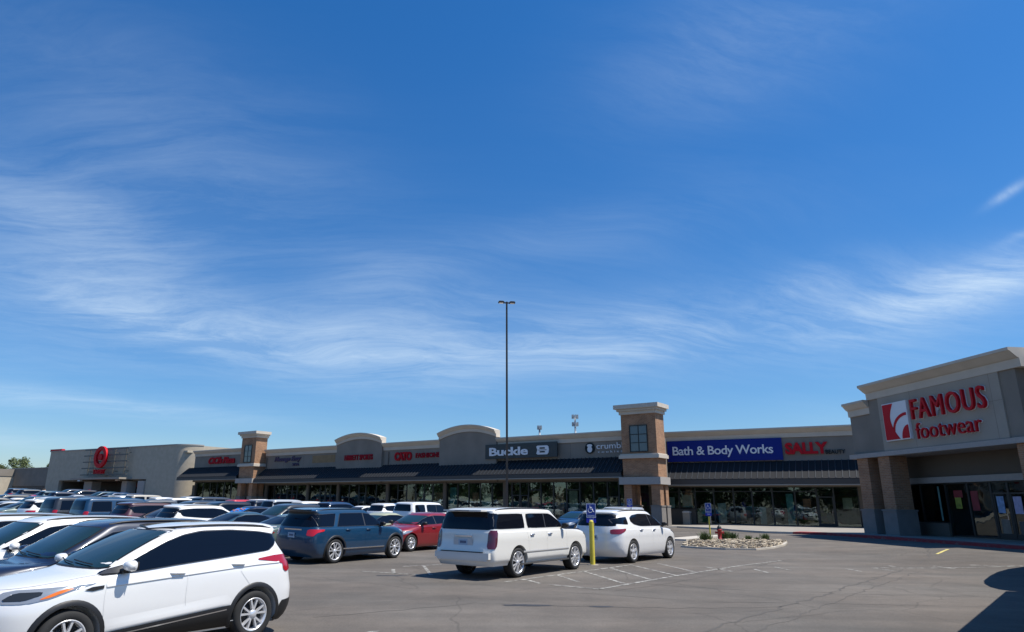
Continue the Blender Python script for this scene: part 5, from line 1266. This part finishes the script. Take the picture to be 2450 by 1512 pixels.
def spec_compact_suv():            # white foreground crossover
    Ly = [(.20, 2.10, -2.12, .84, .9, .5), (.30, 2.19, -2.20, .885, .95, .5), (.48, 2.255, -2.25, .915, 1.0, .5), (.65, 2.25, -2.25, .922, 1.0, .5), (.80, 2.20, -2.215, .918, 1.0, .48),
          (.90, 2.10, -2.19, .912, 1.0, .46), (.97, 1.92, -2.18, .905, 1.05, .46), (1.02, 1.62, -2.17, .895, .95, .45), (1.06, 1.32, -2.15, .885, .8, .45), (1.09, 1.10, -2.13, .876, .6, .45),
          (1.20, .88, -2.05, .838, .38, .36), (1.35, .57, -1.94, .775, .34, .33), (1.48, .28, -1.88, .715, .32, .3), (1.555, .08, -1.93, .668, .32, .28), (1.60, -.08, -1.93, .615, .4, .3),
          (1.64, -.30, -1.83, .53, .4, .3), (1.665, -.55, -1.55, .40, .3, .3), (1.675, -.8, -1.25, .2, .2, .2)]
    dlo = [(1.05, 1.045), (.70, 1.17), (.36, 1.33), (.12, 1.435), (-.15, 1.52), (-.45, 1.565), (-.95, 1.57), (-1.45, 1.535), (-1.83, 1.47), (-1.70, 1.32), (-1.58, 1.245), (-.9, 1.19), (0, 1.12), (.5, 1.075)]
    gaps = [[(.93, .36), (.96, .8), (.93, 1.06)], [(-.20, .30), (-.17, .7), (-.19, 1.13)], [(-1.22, .78), (-1.05, .98), (-1.10, 1.19)], [(.95, .33), (-1.0, .30)], [(1.98, .94), (1.2, 1.045), (.95, 1.075)]]
    def extra(root, S, part):
        for sg in (1, -1):
            side = lambda x, z, o: (lambda q: (q[0], sg*q[1], q[2]))(S.sidep(x, z, o))
            mb = MB(); patch(mb, [(1.12, .885), (1.22, .905), (1.13, .935), (.98, .945), (.985, .905)], lambda x, z: side(x, z, .008), .05); part(mb, 'fender_vent', BLK)
            # shoulder crease as a shallow raised rib; door cup shade painted as grey patches
            mb = MB(); pts = [(.95, .92), (.2, .965), (-.6, 1.01), (-1.3, 1.05), (-1.75, 1.06)]
            V = []
            for i in range(31):
                t = i/30*(len(pts)-1); k = min(int(t), len(pts)-2); u = t-k; x = pts[k][0]+(pts[k+1][0]-pts[k][0])*u; z = pts[k][1]+(pts[k+1][1]-pts[k][1])*u
                V += [side(x, z+.05, .0), side(x, z+.006, .012), side(x, z-.004, .0115), side(x, z-.012, 0)]
            mb.add(V, [(4*i+j, 4*i+4+j, 4*i+5+j, 4*i+1+j) for i in range(30) for j in range(3)], True); part(mb, 'shoulder_line', PAINT)
            cl = lambda x: .37+.15*min(1, max(0, (.9-x)/1.85))
            mb = MB(); V = []
            for i in range(29):
                x = .925-1.83*i/28; zz = cl(x); e = math.sin(PI*i/28)**.4; V += [side(x, zz+.16, 0), side(x, zz+.09, .008*e), side(x, zz+.045, .016*e), side(x, zz+.012, .014*e), side(x, zz, .0)]
            mb.add(V, [(5*i+j, 5*i+5+j, 5*i+6+j, 5*i+1+j) for i in range(28) for j in range(4)], True); part(mb, 'door_sill_bulge', PAINT)
            mb = MB(); V = []
            for i in range(29):
                x = .93-1.84*i/28; V += [side(x, cl(x)+.006, .012), side(x, cl(x)-.06, .022), side(x, .24, .02), side(x, .215, -.02)]
            mb.add(V, [(4*i+j, 4*i+4+j, 4*i+5+j, 4*i+1+j) for i in range(28) for j in range(3)], True); part(mb, 'sill_cladding', BLK)
            mb = MB(); V = []
            for i in range(25):
                x = .86-1.7*i/24; V += [side(x, cl(x)-.035, .0245), side(x, cl(x)-.05, .0255)]
            mb.add(V, [(2*i, 2*i+2, 2*i+3, 2*i+1) for i in range(24)], True); part(mb, 'sill_strip', CHR)
            for hx, hz in ((-.02, 1.015), (-1.0, 1.075)):
                mb = MB(); patch(mb, roundp([(hx-.08, hz-.035), (hx+.08, hz-.035), (hx+.09, hz+.01), (hx-.09, hz+.01)], 2, .25), lambda x, z: side(x, z, .002), .05); part(mb, 'handle_cup_shade', mat('cup_shadow_grey', (.32, .32, .32), .4, coat=.6))
            mb = MB(); patch(mb, [(1.02, 1.056), (.68, 1.175), (.62, 1.17), (.62, 1.075)], lambda x, z: side(x, z, .017), .06); part(mb, 'mirror_sail', mat('sail_plastic', (.035, .035, .037), .5))
        mb = MB(); mb.box(-1.95, -1.90, -.5, .5, 1.585, 1.60); part(mb, 'spoiler_lip', PAINT)
    return dict(name='white_crossover', layers=Ly, axles=(1.35, -1.34), wr=.345, ar=.405, rim=.68, clad=.34, archclad=.055, spokes=5, twin=True, track=.905, dlo=[(dlo, (-.17, -1.12))],
                ws=[(.70, 1.13), (.64, 1.30), (.585, 1.46), (.54, 1.565)], rw=[(.62, 1.17), (.64, 1.25), (.56, 1.50), (.53, 1.54)],
                lamps=[('headlight', True, [(.50, .80), (.95, .795), (1.18, .84), (1.42, .985), (1.10, .965), (.55, .935)], LAMP, .008), ('turn_lens', True, [(1.04, .83), (1.16, .855), (1.28, .935), (1.17, .94)], AMB, .012),
                       ('headlight_bowl', True, [(.65, .83), (.90, .83), (1.02, .88), (.98, .92), (.70, .915)], mat('lamp_dark', (.03, .035, .04), .15, .3), .011),
                       ('taillight', False, [(.50, 1.10), (.75, .97), (1.0, .92), (1.05, .97), (1.02, 1.06), (1.46, 1.135), (1.0, 1.185), (.5, 1.17)], RED, .010), ('corner_glass', False, [(.62, 1.20), (.80, 1.20), (.66, 1.50), (.54, 1.52)], GLS, .008), ('rear_cladding', False, [(0, .21), (1.12, .21), (1.14, .50), (.9, .52), (0, .46)], BLK, .008)],
                centre=[('grille', True, [(.50, .62), (.56, .78), (.46, .90), (.1, .91)], BLK, .006), ('lower_grille', True, [(.62, .34), (.66, .48), (.3, .52), (.0, .52)], BLK, .006)],
                gaps=gaps, mirror=(.70, 1.125), handles=[(-.02, 1.02), (-1.0, 1.08)], rails=(.0, -1.72, 1.605, .035), plate=.78, extra=[extra], n=2.7)
def spec_long_suv():               # long boxy white SUV seen from behind
    L, hw, H = 5.7, 1.02, 1.89
    Ly = gen_layers(L, hw, H, 1.13, 1.26, 1.36, .62, [(.2, -2.70), (.45, -2.83), (.72, -2.85), (.78, -2.80), (1.2, -2.77), (1.30, -2.75), (1.55, -2.69), (1.75, -2.60), (1.80, -2.62), (1.9, -2.6)], rw=.835, cf=.75, cr=.24, z0=.35)
    d1 = [(1.20, 1.31), (.90, 1.47), (.50, 1.67), (.30, 1.715), (-.98, 1.72), (-.98, 1.31)]; d2 = [(-1.12, 1.31), (-1.12, 1.72), (-2.55, 1.71), (-2.66, 1.31)]
    def extra(root, S, part):
        for sg in (1, -1):
            mb = MB(); mb.box(1.30, -1.42, sg*.86, sg*1.03, .34, .38); part(mb, 'running_board', mat('board_grey', (.10, .10, .10), .4, .4))
            mb = MB(); V = []
            for i in range(17):
                x = 1.3-2.6*i/16; V += [(x, sg*(S.y(x, .66)+k), z) for z, k in ((.70, 0), (.69, .012), (.655, .012), (.64, 0))]
            mb.add(V, [(4*i+j, 4*i+4+j, 4*i+5+j, 4*i+1+j) for i in range(16) for j in range(3)], True); part(mb, 'door_moulding', mat('moulding', (.35, .34, .32), .3, coat=1))
        mb = MB(); xb = S.xfr(0, .62, False); mb.box(xb-.05, xb+.05, -.93, .93, .54, .70); mb.box(xb-.04, xb+.05, -.86, .86, .49, .539); part(mb, 'rear_bumper', mat('bumper_pearl', (.70, .68, .63), .35, coat=1))
        mb = MB(); mb.box(xb-.055, xb-.0, -.72, .72, .703, .725); part(mb, 'bumper_step', BLK)
        mb = MB(); mb.box(-2.88, -2.60, -.66, .66, 1.775, 1.815); part(mb, 'roof_spoiler', mat('bumper_pearl', (.70, .68, .63)))
        mb = MB(); mb.box(-2.893, -2.885, -.25, .25, 1.785, 1.80); part(mb, 'brake_lamp', mat('brake_grey', (.12, .10, .10), .3))
        xs = S.xfr(.1, 1.14, False); mb = MB(); mb.box(xs-.03, xs-.005, -.30, .30, 1.10, 1.135); part(mb, 'handle_trim', CHR)
        xs = S.xfr(.1, .95, False); mb = MB(); mb.box(xs-.0165, xs-.014, -.33, .33, .88, 1.07); part(mb, 'plate_recess', mat('recess_pearl', (.55, .54, .52), .4))
    return dict(name='long_suv', layers=Ly, axles=(1.78, -1.52), wr=.40, ar=.47, rim=.74, clad=.40, spokes=6, twin=True, tw=.27, track=.985, dlo=[(d1, (.02,)), (d2, ())],
                ws=[(.86, 1.30), (.80, 1.5), (.72, 1.73)], rw=[(.92, 1.30), (.905, 1.40), (.81, 1.74)], lamps=[('headlight', True, [(.55, .92), (1.05, .92), (1.2, 1.12), (.55, 1.12)], LAMP, .01), ('taillight', False, [(.80, .80), (1.08, .80), (1.10, 1.28), (.82, 1.28)], mat('taillight_smoked', (.09, .012, .02), .12, coat=1), .016), ('corner_glass', False, [(.80, 1.32), (1.08, 1.32), (1.02, 1.715), (.74, 1.73)], GLS, .008)],
                centre=[('grille', True, [(.5, .62), (.55, 1.1), (.1, 1.12)], CHR, .01)], gaps=[[(.02, .40), (.02, 1.26)], [(-.98, .72), (-1.05, 1.26)], [(1.2, .42), (1.22, .9), (1.2, 1.24)], [(1.2, .42), (-.98, .42)]],
                mirror=(.98, 1.32), mirmat=BLK, handles=[(.20, 1.13), (-.80, 1.13)], hmat=CHR, rails=(.35, -2.45, 1.835, .03), railmat=BLK, plate=.96, extra=[extra], n=3.8)
def spec_midsize(name, L, hw, H, clad, arch_, cfg):
    zc = cfg.get('zc', 1.13); zn = cfg.get('zn', .98); rear = cfg['rear']
    Ly = gen_layers(L, hw, H, zn, zc, cfg.get('xc', L*.235), cfg.get('xt', L*.235-.85), rear, rw=cfg.get('rw', .66), cf=cfg.get('cf', .95), cr=cfg.get('cr', .42), z0=cfg.get('z0', .22))
    return dict(dict(name=name, layers=Ly, axles=cfg['axles'], wr=cfg.get('wr', .37), ar=cfg.get('ar', cfg.get('wr', .37)+.065), rim=cfg.get('rim', .70), clad=clad, archclad=arch_, spokes=cfg.get('spokes', 5), twin=cfg.get('twin', True),
                dlo=cfg['dlo'], ws=cfg.get('ws', [(hw*.80, zc+.04), (hw*.74, (zc+H)/2), (hw*.66, H-.13)]), rw=cfg.get('rwin', [(hw*.74, zc+.08), (hw*.74, zc+.2), (hw*.64, H-.17)]),
                lamps=cfg.get('lamps', lamp_parts(zn-.22, zn-.06, zn-.14, zn+.08)), centre=cfg.get('centre', [('grille', True, [(.45, zn-.32), (.5, zn-.12), (.1, zn-.08)], BLK, .008)]), gaps=cfg.get('gaps', []),
                mirror=cfg.get('mirror', (.62, zc+.05)), handles=cfg.get('handles', [(.0, zc-.12), (-.95, zc-.10)]), rails=cfg.get('rails'), plate=cfg.get('plate', .8), track=hw-.02, n=cfg.get('n', 2.7)), **cfg.get('over', {}))
def spec_blue_suv():
    d1 = [(1.02, 1.17), (.70, 1.36), (.32, 1.58), (-.05, 1.615), (-1.12, 1.61), (-1.33, 1.22), (-1.36, 1.17)]; d2 = [(-1.50, 1.17), (-1.28, 1.605), (-2.18, 1.56), (-2.22, 1.50), (-2.20, 1.17)]
    def ex(root, S, part):
        mb = MB(); mb.box(-2.55, -2.2, -.55, .55, 1.70, 1.725); part(mb, 'roof_spoiler', PAINT)
        xs = S.xfr(.1, 1.10, False); mb = MB(); mb.box(xs-.012, xs-.004, -.42, .42, 1.06, 1.10); part(mb, 'tailgate_badge_bar', CHR)
        for sg in (1, -1): mb = MB(); mb.box(1.0, -1.05, sg*.955, sg*1.0, .44, .475); part(mb, 'sill_strip', CHR)
    return spec_midsize('blue_suv', 5.05, 1.0, 1.775, .40, .06, dict(zc=1.15, zn=1.02, xc=1.22, xt=.34, axles=(1.62, -1.41), wr=.39, rim=.73, rw=.70, cr=.36,
        rear=[(.2, -2.35), (.4, -2.48), (.6, -2.52), (.9, -2.50), (1.15, -2.44), (1.3, -2.38), (1.5, -2.27), (1.62, -2.22), (1.70, -2.34), (1.8, -2.3)], dlo=[(d1, (.0,)), (d2, ())],
        lamps=[('headlight', True, [(.5, .86), (1.1, .88), (1.25, 1.02), (.5, .98)], LAMP, .01), ('taillight', False, [(.66, .90), (.92, .88), (1.02, 1.0), (1.28, 1.04), (1.30, 1.10), (.66, 1.10)], mat('taillight_bright', (.55, .01, .015), .15, coat=1), .012), ('corner_glass', False, [(.74, 1.19), (1.10, 1.19), (1.0, 1.57), (.66, 1.60)], GLS, .008)],
        gaps=[[(.0, .42), (.0, 1.15)], [(-1.08, .8), (-.98, 1.0), (-1.02, 1.15)], [(1.08, .42), (1.12, 1.1)], [(1.08, .44), (-.95, .44)]], mirror=(.78, 1.20), rails=(.3, -2.0, 1.715, .03), rwin=[(.80, 1.18), (.80, 1.3), (.70, 1.62)],
        handles=[(.15, 1.06), (-.85, 1.07)], plate=.90, over=dict(extra=[ex], mirmat=BLK)))
def spec_white_crossover2():
    d1 = [(1.12, 1.19), (.85, 1.36), (.45, 1.56), (.1, 1.62), (-.6, 1.63), (-1.15, 1.58), (-1.38, 1.50), (-1.42, 1.38), (-1.25, 1.27), (-.8, 1.20)]; d2 = [(-1.66, 1.27), (-1.62, 1.53), (-2.15, 1.50), (-2.35, 1.44), (-2.36, 1.30)]
    return spec_midsize('rounded_crossover', 5.17, .995, 1.78, .52, 0, dict(zc=1.15, zn=1.0, xc=1.40, xt=.45, axles=(1.52, -1.50), wr=.375, rim=.70, rw=.70, cr=.5, spokes=5, twin=False,
        rear=[(.2, -2.42), (.4, -2.55), (.62, -2.585), (.72, -2.56), (1.0, -2.54), (1.2, -2.50), (1.4, -2.42), (1.58, -2.30), (1.66, -2.34), (1.8, -2.3)], dlo=[(d1, (.05,)), (d2, ())],
        lamps=[('headlight', True, [(.5, .82), (1.1, .84), (1.35, 1.04), (.5, .96)], LAMP, .01), ('taillight', False, [(.62, .96), (.95, .96), (1.22, 1.08), (1.28, 1.15), (.60, 1.12)], mat('taillight_dark', (.20, .01, .015), .12, coat=1), .012)],
        gaps=[[(.05, .46), (.05, 1.18)], [(-1.05, .8), (-.98, 1.18)], [(1.12, .46), (1.15, 1.1)]], mirror=(.92, 1.22), handles=[(.2, 1.07), (-.82, 1.08)], rails=(.3, -2.1, 1.72, .03), plate=.85, n=2.5,
        over=dict(mirmat=BLK, hmat=CHR, extra=[lambda root, S, part: None])))
def spec_red_hatch():
    d1 = [(.92, .99), (.55, 1.16), (.15, 1.30), (-.25, 1.345), (-.85, 1.33), (-1.25, 1.25), (-1.42, 1.17), (-1.05, 1.06), (-.3, 1.01)]
    return spec_midsize('red_hatchback', 4.3, .88, 1.46, .26, 0, dict(zc=.98, zn=.80, xc=1.02, xt=.12, axles=(1.34, -1.28), wr=.325, rim=.66, rw=.58, z0=.17,
        rear=[(.17, -1.98), (.35, -2.10), (.6, -2.15), (.85, -2.12), (.98, -2.06), (1.1, -1.90), (1.28, -1.62), (1.40, -1.42), (1.47, -1.38)], dlo=[(d1, (-.18,))],
        lamps=[('headlight', True, [(.45, .62), (.95, .64), (1.30, .80), (.5, .76)], LAMP, .01), ('taillight', False, [(.55, .80), (.8, .78), (1.1, .88), (.6, .93)], RED, .01)],
        gaps=[[(-.15, .28), (-.15, 1.0)], [(-1.0, .6), (-.95, 1.05)], [(.98, .28), (1.0, .95)]], mirror=(.66, 1.02), handles=[(.0, .88), (-.85, .90)], over=dict(mirmat=BLK), plate=.7))
def spec_sedan(det):
    d1 = [(.98, 1.0), (.6, 1.18), (.25, 1.31), (-.15, 1.355), (-.75, 1.345), (-1.15, 1.25), (-1.42, 1.10), (-1.35, 1.04), (-.3, 1.01)]
    s = spec_midsize('sedan', 4.8, .905, 1.46, .26, 0, dict(zc=.99, zn=.80, xc=1.10, xt=.20, axles=(1.42, -1.38), wr=.335, rim=.68, rw=.57, z0=.17,
        rear=[(.17, -2.2), (.35, -2.34), (.6, -2.39), (.85, -2.36), (.95, -2.30), (1.02, -2.10), (1.06, -1.85), (1.12, -1.68), (1.25, -1.35), (1.37, -1.02), (1.47, -.95)], dlo=[(d1, (-.18, -1.12))],
        rwin=[(.62, 1.12), (.6, 1.2), (.52, 1.36)], lamps=[('headlight', True, [(.45, .60), (.95, .62), (1.30, .77), (.5, .74)], LAMP, .01), ('taillight', False, [(.45, .80), (.85, .78), (1.15, .88), (.5, .92)], RED, .01)],
        gaps=[[(-.15, .28), (-.15, 1.0)], [(-1.05, .6), (-.98, 1.05)]], mirror=(.72, 1.04), handles=[(.0, .90), (-.9, .91)], over=dict(mirmat=PAINT), plate=.72)); s['detail'] = det; return s
def spec_suv(det, name='suv', H=1.68, L=4.65):
    k = L/4.65; d1 = [(.90*k, 1.10), (.50*k, 1.30), (.10*k, H-.20), (-.3*k, H-.155), (-1.2*k, H-.16), (-1.75*k, H-.20), (-1.95*k, H-.26), (-1.75*k, 1.20), (-.8*k, 1.13)]
    s = spec_midsize(name, L, .92, H, .36, .05 if det else 0, dict(zc=1.08, zn=.94, xc=1.14*k, xt=.25*k, axles=(1.38*k, -1.34*k), wr=.355, rim=.70, rw=.64,
        rear=[(.2, -2.15*k), (.4, -2.29*k), (.6, -2.32*k), (.95, -2.29*k), (1.1, -2.25*k), (1.3, -2.13*k), (H-.2, -1.98*k), (H-.08, -2.02*k), (H, -2.0*k)], dlo=[(d1, (-.15*k, -1.15*k))],
        lamps=[('headlight', True, [(.5, .74), (1.0, .76), (1.25, .92), (.5, .88)], LAMP, .01), ('taillight', False, [(.55, .90), (.9, .88), (1.12, 1.0), (1.1, 1.08), (.6, 1.06)], RED, .01)],
        gaps=[[(-.12, .38), (-.12, 1.1)], [(-1.0*k, .75), (-.95*k, 1.12)], [(1.0*k, .38), (1.0*k, 1.05)]], mirror=(.72*k, 1.13), rails=(.1, -1.8*k, H-.06, .03), handles=[(.05, 1.0), (-.85, 1.02)])); s['detail'] = det; return s
def spec_boxy(det):
    d1 = [(1.10, 1.16), (.85, 1.40), (.6, 1.62), (.4, 1.66), (-.95, 1.66), (-.95, 1.16)]; d2 = [(-1.12, 1.16), (-1.12, 1.66), (-2.05, 1.64), (-2.12, 1.16)]
    s = spec_midsize('boxy_suv', 5.0, .97, 1.83, .40, 0, dict(zc=1.16, zn=1.04, xc=1.30, xt=.62, axles=(1.5, -1.42), wr=.39, rim=.7, rw=.76, cf=.7, cr=.3, n=3.1,
        rear=[(.2, -2.35), (.4, -2.46), (.7, -2.5), (1.1, -2.46), (1.5, -2.38), (1.72, -2.28), (1.85, -2.3)], dlo=[(d1, (.0,)), (d2, ())],
        lamps=[('headlight', True, [(.5, .86), (.95, .86), (1.05, 1.02), (.5, 1.02)], LAMP, .01), ('taillight', False, [(.78, .85), (1.02, .85), (1.03, 1.18), (.80, 1.18)], RED, .01)],
        gaps=[[(.0, .42), (.0, 1.15)], [(-.95, .8), (-.95, 1.15)]], mirror=(.95, 1.2), rails=(.3, -2.1, 1.775, .03), handles=[(.2, 1.05), (-.75, 1.05)])); s['detail'] = det; return s
def spec_van(det):
    d1 = [(1.35, 1.12), (.95, 1.38), (.6, 1.56), (.1, 1.615), (-1.9, 1.60), (-2.25, 1.5), (-2.2, 1.18), (-.5, 1.14)]
    s = spec_midsize('minivan', 5.1, .98, 1.77, .30, 0, dict(zc=1.12, zn=.92, xc=1.60, xt=.55, axles=(1.55, -1.45), wr=.35, rim=.68, rw=.70,
        rear=[(.2, -2.4), (.4, -2.5), (.7, -2.54), (1.1, -2.5), (1.35, -2.42), (1.6, -2.3), (1.78, -2.28)], dlo=[(d1, (.3, -.8, -1.75))], gaps=[[(.25, .32), (.25, 1.1)], [(-.9, .32), (-.9, 1.1)]], mirror=(1.1, 1.17))); s['detail'] = det; return s

def copy_car(proto):
    r = proto.copy(); C.objects.link(r)
    for ch in proto.children:
        c = ch.copy(); C.objects.link(c); c.parent = r
        for d in ch.children: e = d.copy(); C.objects.link(e); e.parent = c
    return r
def place(o, x, y, az, col, label, cat, group='cars parked in the lot', scale=1.0, z=None):
    zz = g(x, y) if z is None else z
    a = R(90-az); d = Vector((math.cos(a), math.sin(a)))
    # settle on the slope
    e = 1.3; p = math.atan2(g(x+d.x*e, y+d.y*e)-g(x-d.x*e, y-d.y*e), 2*e)
    q = math.atan2(g(x-d.y*.8, y+d.x*.8)-g(x+d.y*.8, y-d.x*.8), 1.6)
    o.rotation_euler = (q, -p, a); o.location = (x, y, (g(x+d.x*e, y+d.y*e)+g(x-d.x*e, y-d.y*e))/2+.0); o.scale = (scale,)*3
    o['label'] = label; o['category'] = cat; o['group'] = group
    def paint(c):
        c.color = (*col, 1)
        for k in c.children: paint(k)
    for c in o.children: paint(c)
    if 'org' in o: del o['org']
    return o
WHITE = (.80, .79, .765); PEARL = (.79, .765, .70); SILV = (.38, .40, .42); GREY = (.09, .10, .11); CHAR = (.025, .028, .032); NAVY = (.008, .014, .035); BLACK = (.008, .008, .010); BLUE = (.003, .028, .085); DRED = (.22, .008, .012); RED_ = (.45, .01, .02)
MAROON = (.05, .012, .02); BEIGE = (.42, .38, .31); SAGE = (.10, .14, .13); YELC = (.40, .41, .27); SKY_ = (.01, .045, .10); TEAL = (.02, .06, .09)
E_ = build_car(spec_compact_suv())
x, y = UV(9.95, 5.85); place(E_, x-.58, y+.04, 216.4, WHITE, 'white compact crossover filling the lower left corner, nearest to the camera', 'car', scale=1.0)
Y_ = build_car(spec_long_suv()); place(Y_, 1.27, 22.33, 36.5, PEARL, 'long boxy white SUV seen from behind, left of the near yellow bollard', 'car')
X_ = build_car(spec_blue_suv()); place(X_, -4.78, 26.1, 34.5, (.003, .038, .09), 'dark blue SUV with bright red tail light, left of the long white SUV', 'car')
T_ = build_car(spec_white_crossover2()); place(T_, 5.78, 27.75, 39, WHITE, 'rounded white crossover right of the near yellow bollard', 'car', scale=1.025)
H_ = build_car(spec_red_hatch()); x, y = UV(21.35, 23.5); place(H_, x, y, 216.5, DRED, 'red hatchback between the dark blue SUV and the long white SUV', 'car', scale=1.05)
SUVD = build_car(spec_suv(1)); used = [False]
SUVF = build_car(spec_suv(0)); SEDF = build_car(spec_sedan(0)); BOXF = build_car(spec_boxy(0)); VANF = build_car(spec_van(0)); SEDD = build_car(spec_sedan(1))
first = {}
def get(p):
    if p.name not in first: first[p.name] = 1; return p
    return copy_car(p)
CN = {WHITE: 'white', PEARL: 'cream white', SILV: 'silver', GREY: 'grey', CHAR: 'charcoal', NAVY: 'navy', BLACK: 'black', BLUE: 'deep blue', DRED: 'dark red', RED_: 'bright red', MAROON: 'maroon', BEIGE: 'beige', SAGE: 'sage grey', YELC: 'pale yellow', SKY_: 'blue', TEAL: 'dark teal'}
# rows: (v, heading, [(u, proto, colour, hand-written label or None)])
rows = [
 (5.9, 217.5, 'nearest row', [(12.75, SUVD, NAVY, 'near black crossover directly behind the nearest white one, windshield showing'), (15.55, SUVD, WHITE, 'second white crossover in the nearest row, cut by the left edge'), (18.5, SUVD, SILV, 'silver SUV roof behind the second white crossover'), (21.2, SEDD, GREY, 'dark grey sedan at the left edge, last seen of the nearest row')]),
 (17.9, 37.3, 'second row', [(22.3, SEDD, SAGE, 'sage grey sedan partly hidden by the rear of the dark blue SUV'), (25.4, SEDD, TEAL, 'dark teal sedan with pale window reflections, left of the sage grey one'), (28.4, SUVD, WHITE, 'white SUV with dark windows behind the teal sedan'), (31.0, SEDD, BLACK, None), (33.0, SUVD, MAROON, 'maroon SUV with chrome window outline'), (36.3, BOXF, SKY_, 'blue boxy SUV left of the maroon one'), (39.4, BOXF, CHAR, 'tall charcoal boxy SUV with square side windows'), (43.2, SUVD, WHITE, 'white crossover with slanted rear window left of the charcoal boxy SUV'), (46.9, SEDD, SAGE, None), (49.6, SEDF, SILV, None), (52.4, SUVF, CHAR, None), (55.2, SUVF, WHITE, None), (58.2, SEDF, GREY, None)]),
 (23.4, 217.3, 'third row', [(23.8, SEDF, YELC, 'pale yellow car showing only its roof arch behind the dark blue SUV'), (30.9, SUVF, CHAR, 'charcoal SUV with bright window outline left of the dark blue one'), (34.0, SEDF, NAVY, 'navy sedan with a bright blue sunshade'), (36.8, SUVF, BLACK, None), (39.6, SUVF, CHAR, None), (42.4, SEDF, SILV, None), (45.2, SUVF, GREY, None), (48, SEDF, WHITE, None), (51, SUVF, NAVY, None), (54, SEDF, GREY, None), (57, SEDF, SILV, None), (59.8, SUVF, WHITE, None), (62.8, SUVF, NAVY, None), (66, SEDF, WHITE, None), (69, SUVF, CHAR, None), (72, SEDF, SILV, None)]),
 (36.0, 37.4, 'fourth row', [(31.9, BOXF, WHITE, 'white boxy SUV just left of the long near one, right end of the fourth row'), (34.9, SUVF, WHITE, 'white SUV overlapping the left side of the boxy white one'), (37.6, SEDF, WHITE, 'white hatch low behind the roof of the dark blue SUV'), (40.2, SUVF, BLUE, 'deep blue SUV between the white hatch and the beige SUV'), (43.2, SUVF, PEARL, 'cream white SUV with long side window above the dark blue SUV'), (46.2, VANF, SILV, None), (49.0, SUVF, NAVY, 'navy SUV with a blue cloth in its window'), (52.2, SUVF, RED_, 'bright red SUV under the farther brick tower'), (56.2, BOXF, CHAR, 'big charcoal boxy SUV left of the bright red one'), (61.4, SUVF, WHITE, None), (64.6, SUVF, WHITE, None), (67.8, BOXF, BEIGE, 'beige boxy SUV under the rounded wall corner'), (71.0, SUVF, WHITE, None), (74.0, SUVF, GREY, None), (80, SEDF, CHAR, None), (83, SEDF, SILV, None), (86, SUVF, NAVY, None), (89, SUVF, TEAL, None), (92.1, SEDF, RED_, None), (95.2, SUVF, CHAR, None), (98.2, SUVF, NAVY, None)]),
 (41.5, 217.4, 'farthest row', [(20.7, BOXF, SILV, 'silver boxy SUV with roof rails behind the rounded white crossover'), (23.7, SEDF, BLUE, 'deep blue sedan roof between the two near white vehicles'), (42, SEDF, GREY, None), (47.6, SEDF, WHITE, None), (53.4, SEDF, NAVY, None), (59.4, SUVF, WHITE, None), (65.4, SEDF, BEIGE, None), (71.4, SUVF, SILV, None), (77, SEDF, CHAR, None), (84.6, SUVF, NAVY, None), (87.6, SUVF, BLUE, None), (90.6, SUVF, TEAL, None), (96.6, SUVF, BLACK, None), (100, SUVF, NAVY, None)]),
]
kindname = {'suv': 'crossover', 'suv.001': 'crossover', 'sedan': 'sedan', 'sedan.001': 'sedan', 'boxy_suv': 'boxy SUV', 'minivan': 'minivan'}
seen = {}; rj = random.Random(11)
for v, az, rn, items in rows:
    for k, (u, pr, col, lb) in enumerate(items):
        nm = CN[col]+' '+kindname[pr.name]; car_name = pr.name.split('.')[0]
        if not lb:
            l_ = items[k+1] if k+1 < len(items) else None; r_ = items[k-1] if k else None
            lb = f'{nm} in the {rn}'
            if l_ and r_: lb += f', between a {CN[l_[2]]} and a {CN[r_[2]]} {kindname[r_[1].name]}'
            elif r_: lb += f', at its left end beyond a {CN[r_[2]]} {kindname[r_[1].name]}'
        o = get(pr); x, y = UV(u, v+rj.uniform(-.15, .15))
        place(o, x, y, az+rj.uniform(-.6, .6), col, lb, 'car', f'cars parked in the {rn}')
for p in (SUVD, SUVF, SEDF, BOXF, VANF, SEDD):
    if p.name not in first:
        for c in list(p.children):
            for d in list(c.children): bpy.data.objects.remove(d)
            bpy.data.objects.remove(c)
        bpy.data.objects.remove(p)
def shades():
    x, y = UV(34.0, 23.4-.0); a = R(90-217.3); d = Vector((math.cos(a), math.sin(a), 0)); p = Vector((-d.y, d.x, 0)); z = g(x, y)
    T = thing('sunshade', (x, y, z), 'bright blue patterned sunshade against the windshield of the navy sedan', 'sunshade')
    o = Vector((x, y, 0))
    mb = MB(); V = []
    for i in range(9):
        for j in range(4): V.append(o+d*(.97-.72*j/3-.1*abs(i-4)/4)+p*(-.56+1.12*i/8)+Vector((0, 0, z+1.08+.285*j/3)))
    mb.add(V, [(i*4+j, i*4+j+1, i*4+j+5, i*4+j+4) for i in range(8) for j in range(3)]); mb.build('panel', mat('shade_blue', (.01, .16, .55), .4), T)
    rnd = random.Random(2)
    for k in range(9):
        mb = MB(); t = rnd.uniform(.1, .9); s = rnd.uniform(-.45, .45); q = o+d*(.985-.72*t)+p*s+Vector((0, 0, z+1.085+.285*t)); mb.box(-.05, .05, -.04, .04, 0, .02, lambda a_, b_, c_: q+p*a_+d*b_+Vector((0, 0, c_-.3*b_))); mb.build('pattern_patch', mat('shade_orange', (.6, .2, .05), .5), T)
shades()
for o in bpy.data.objects:
    if 'org' in o: del o['org']
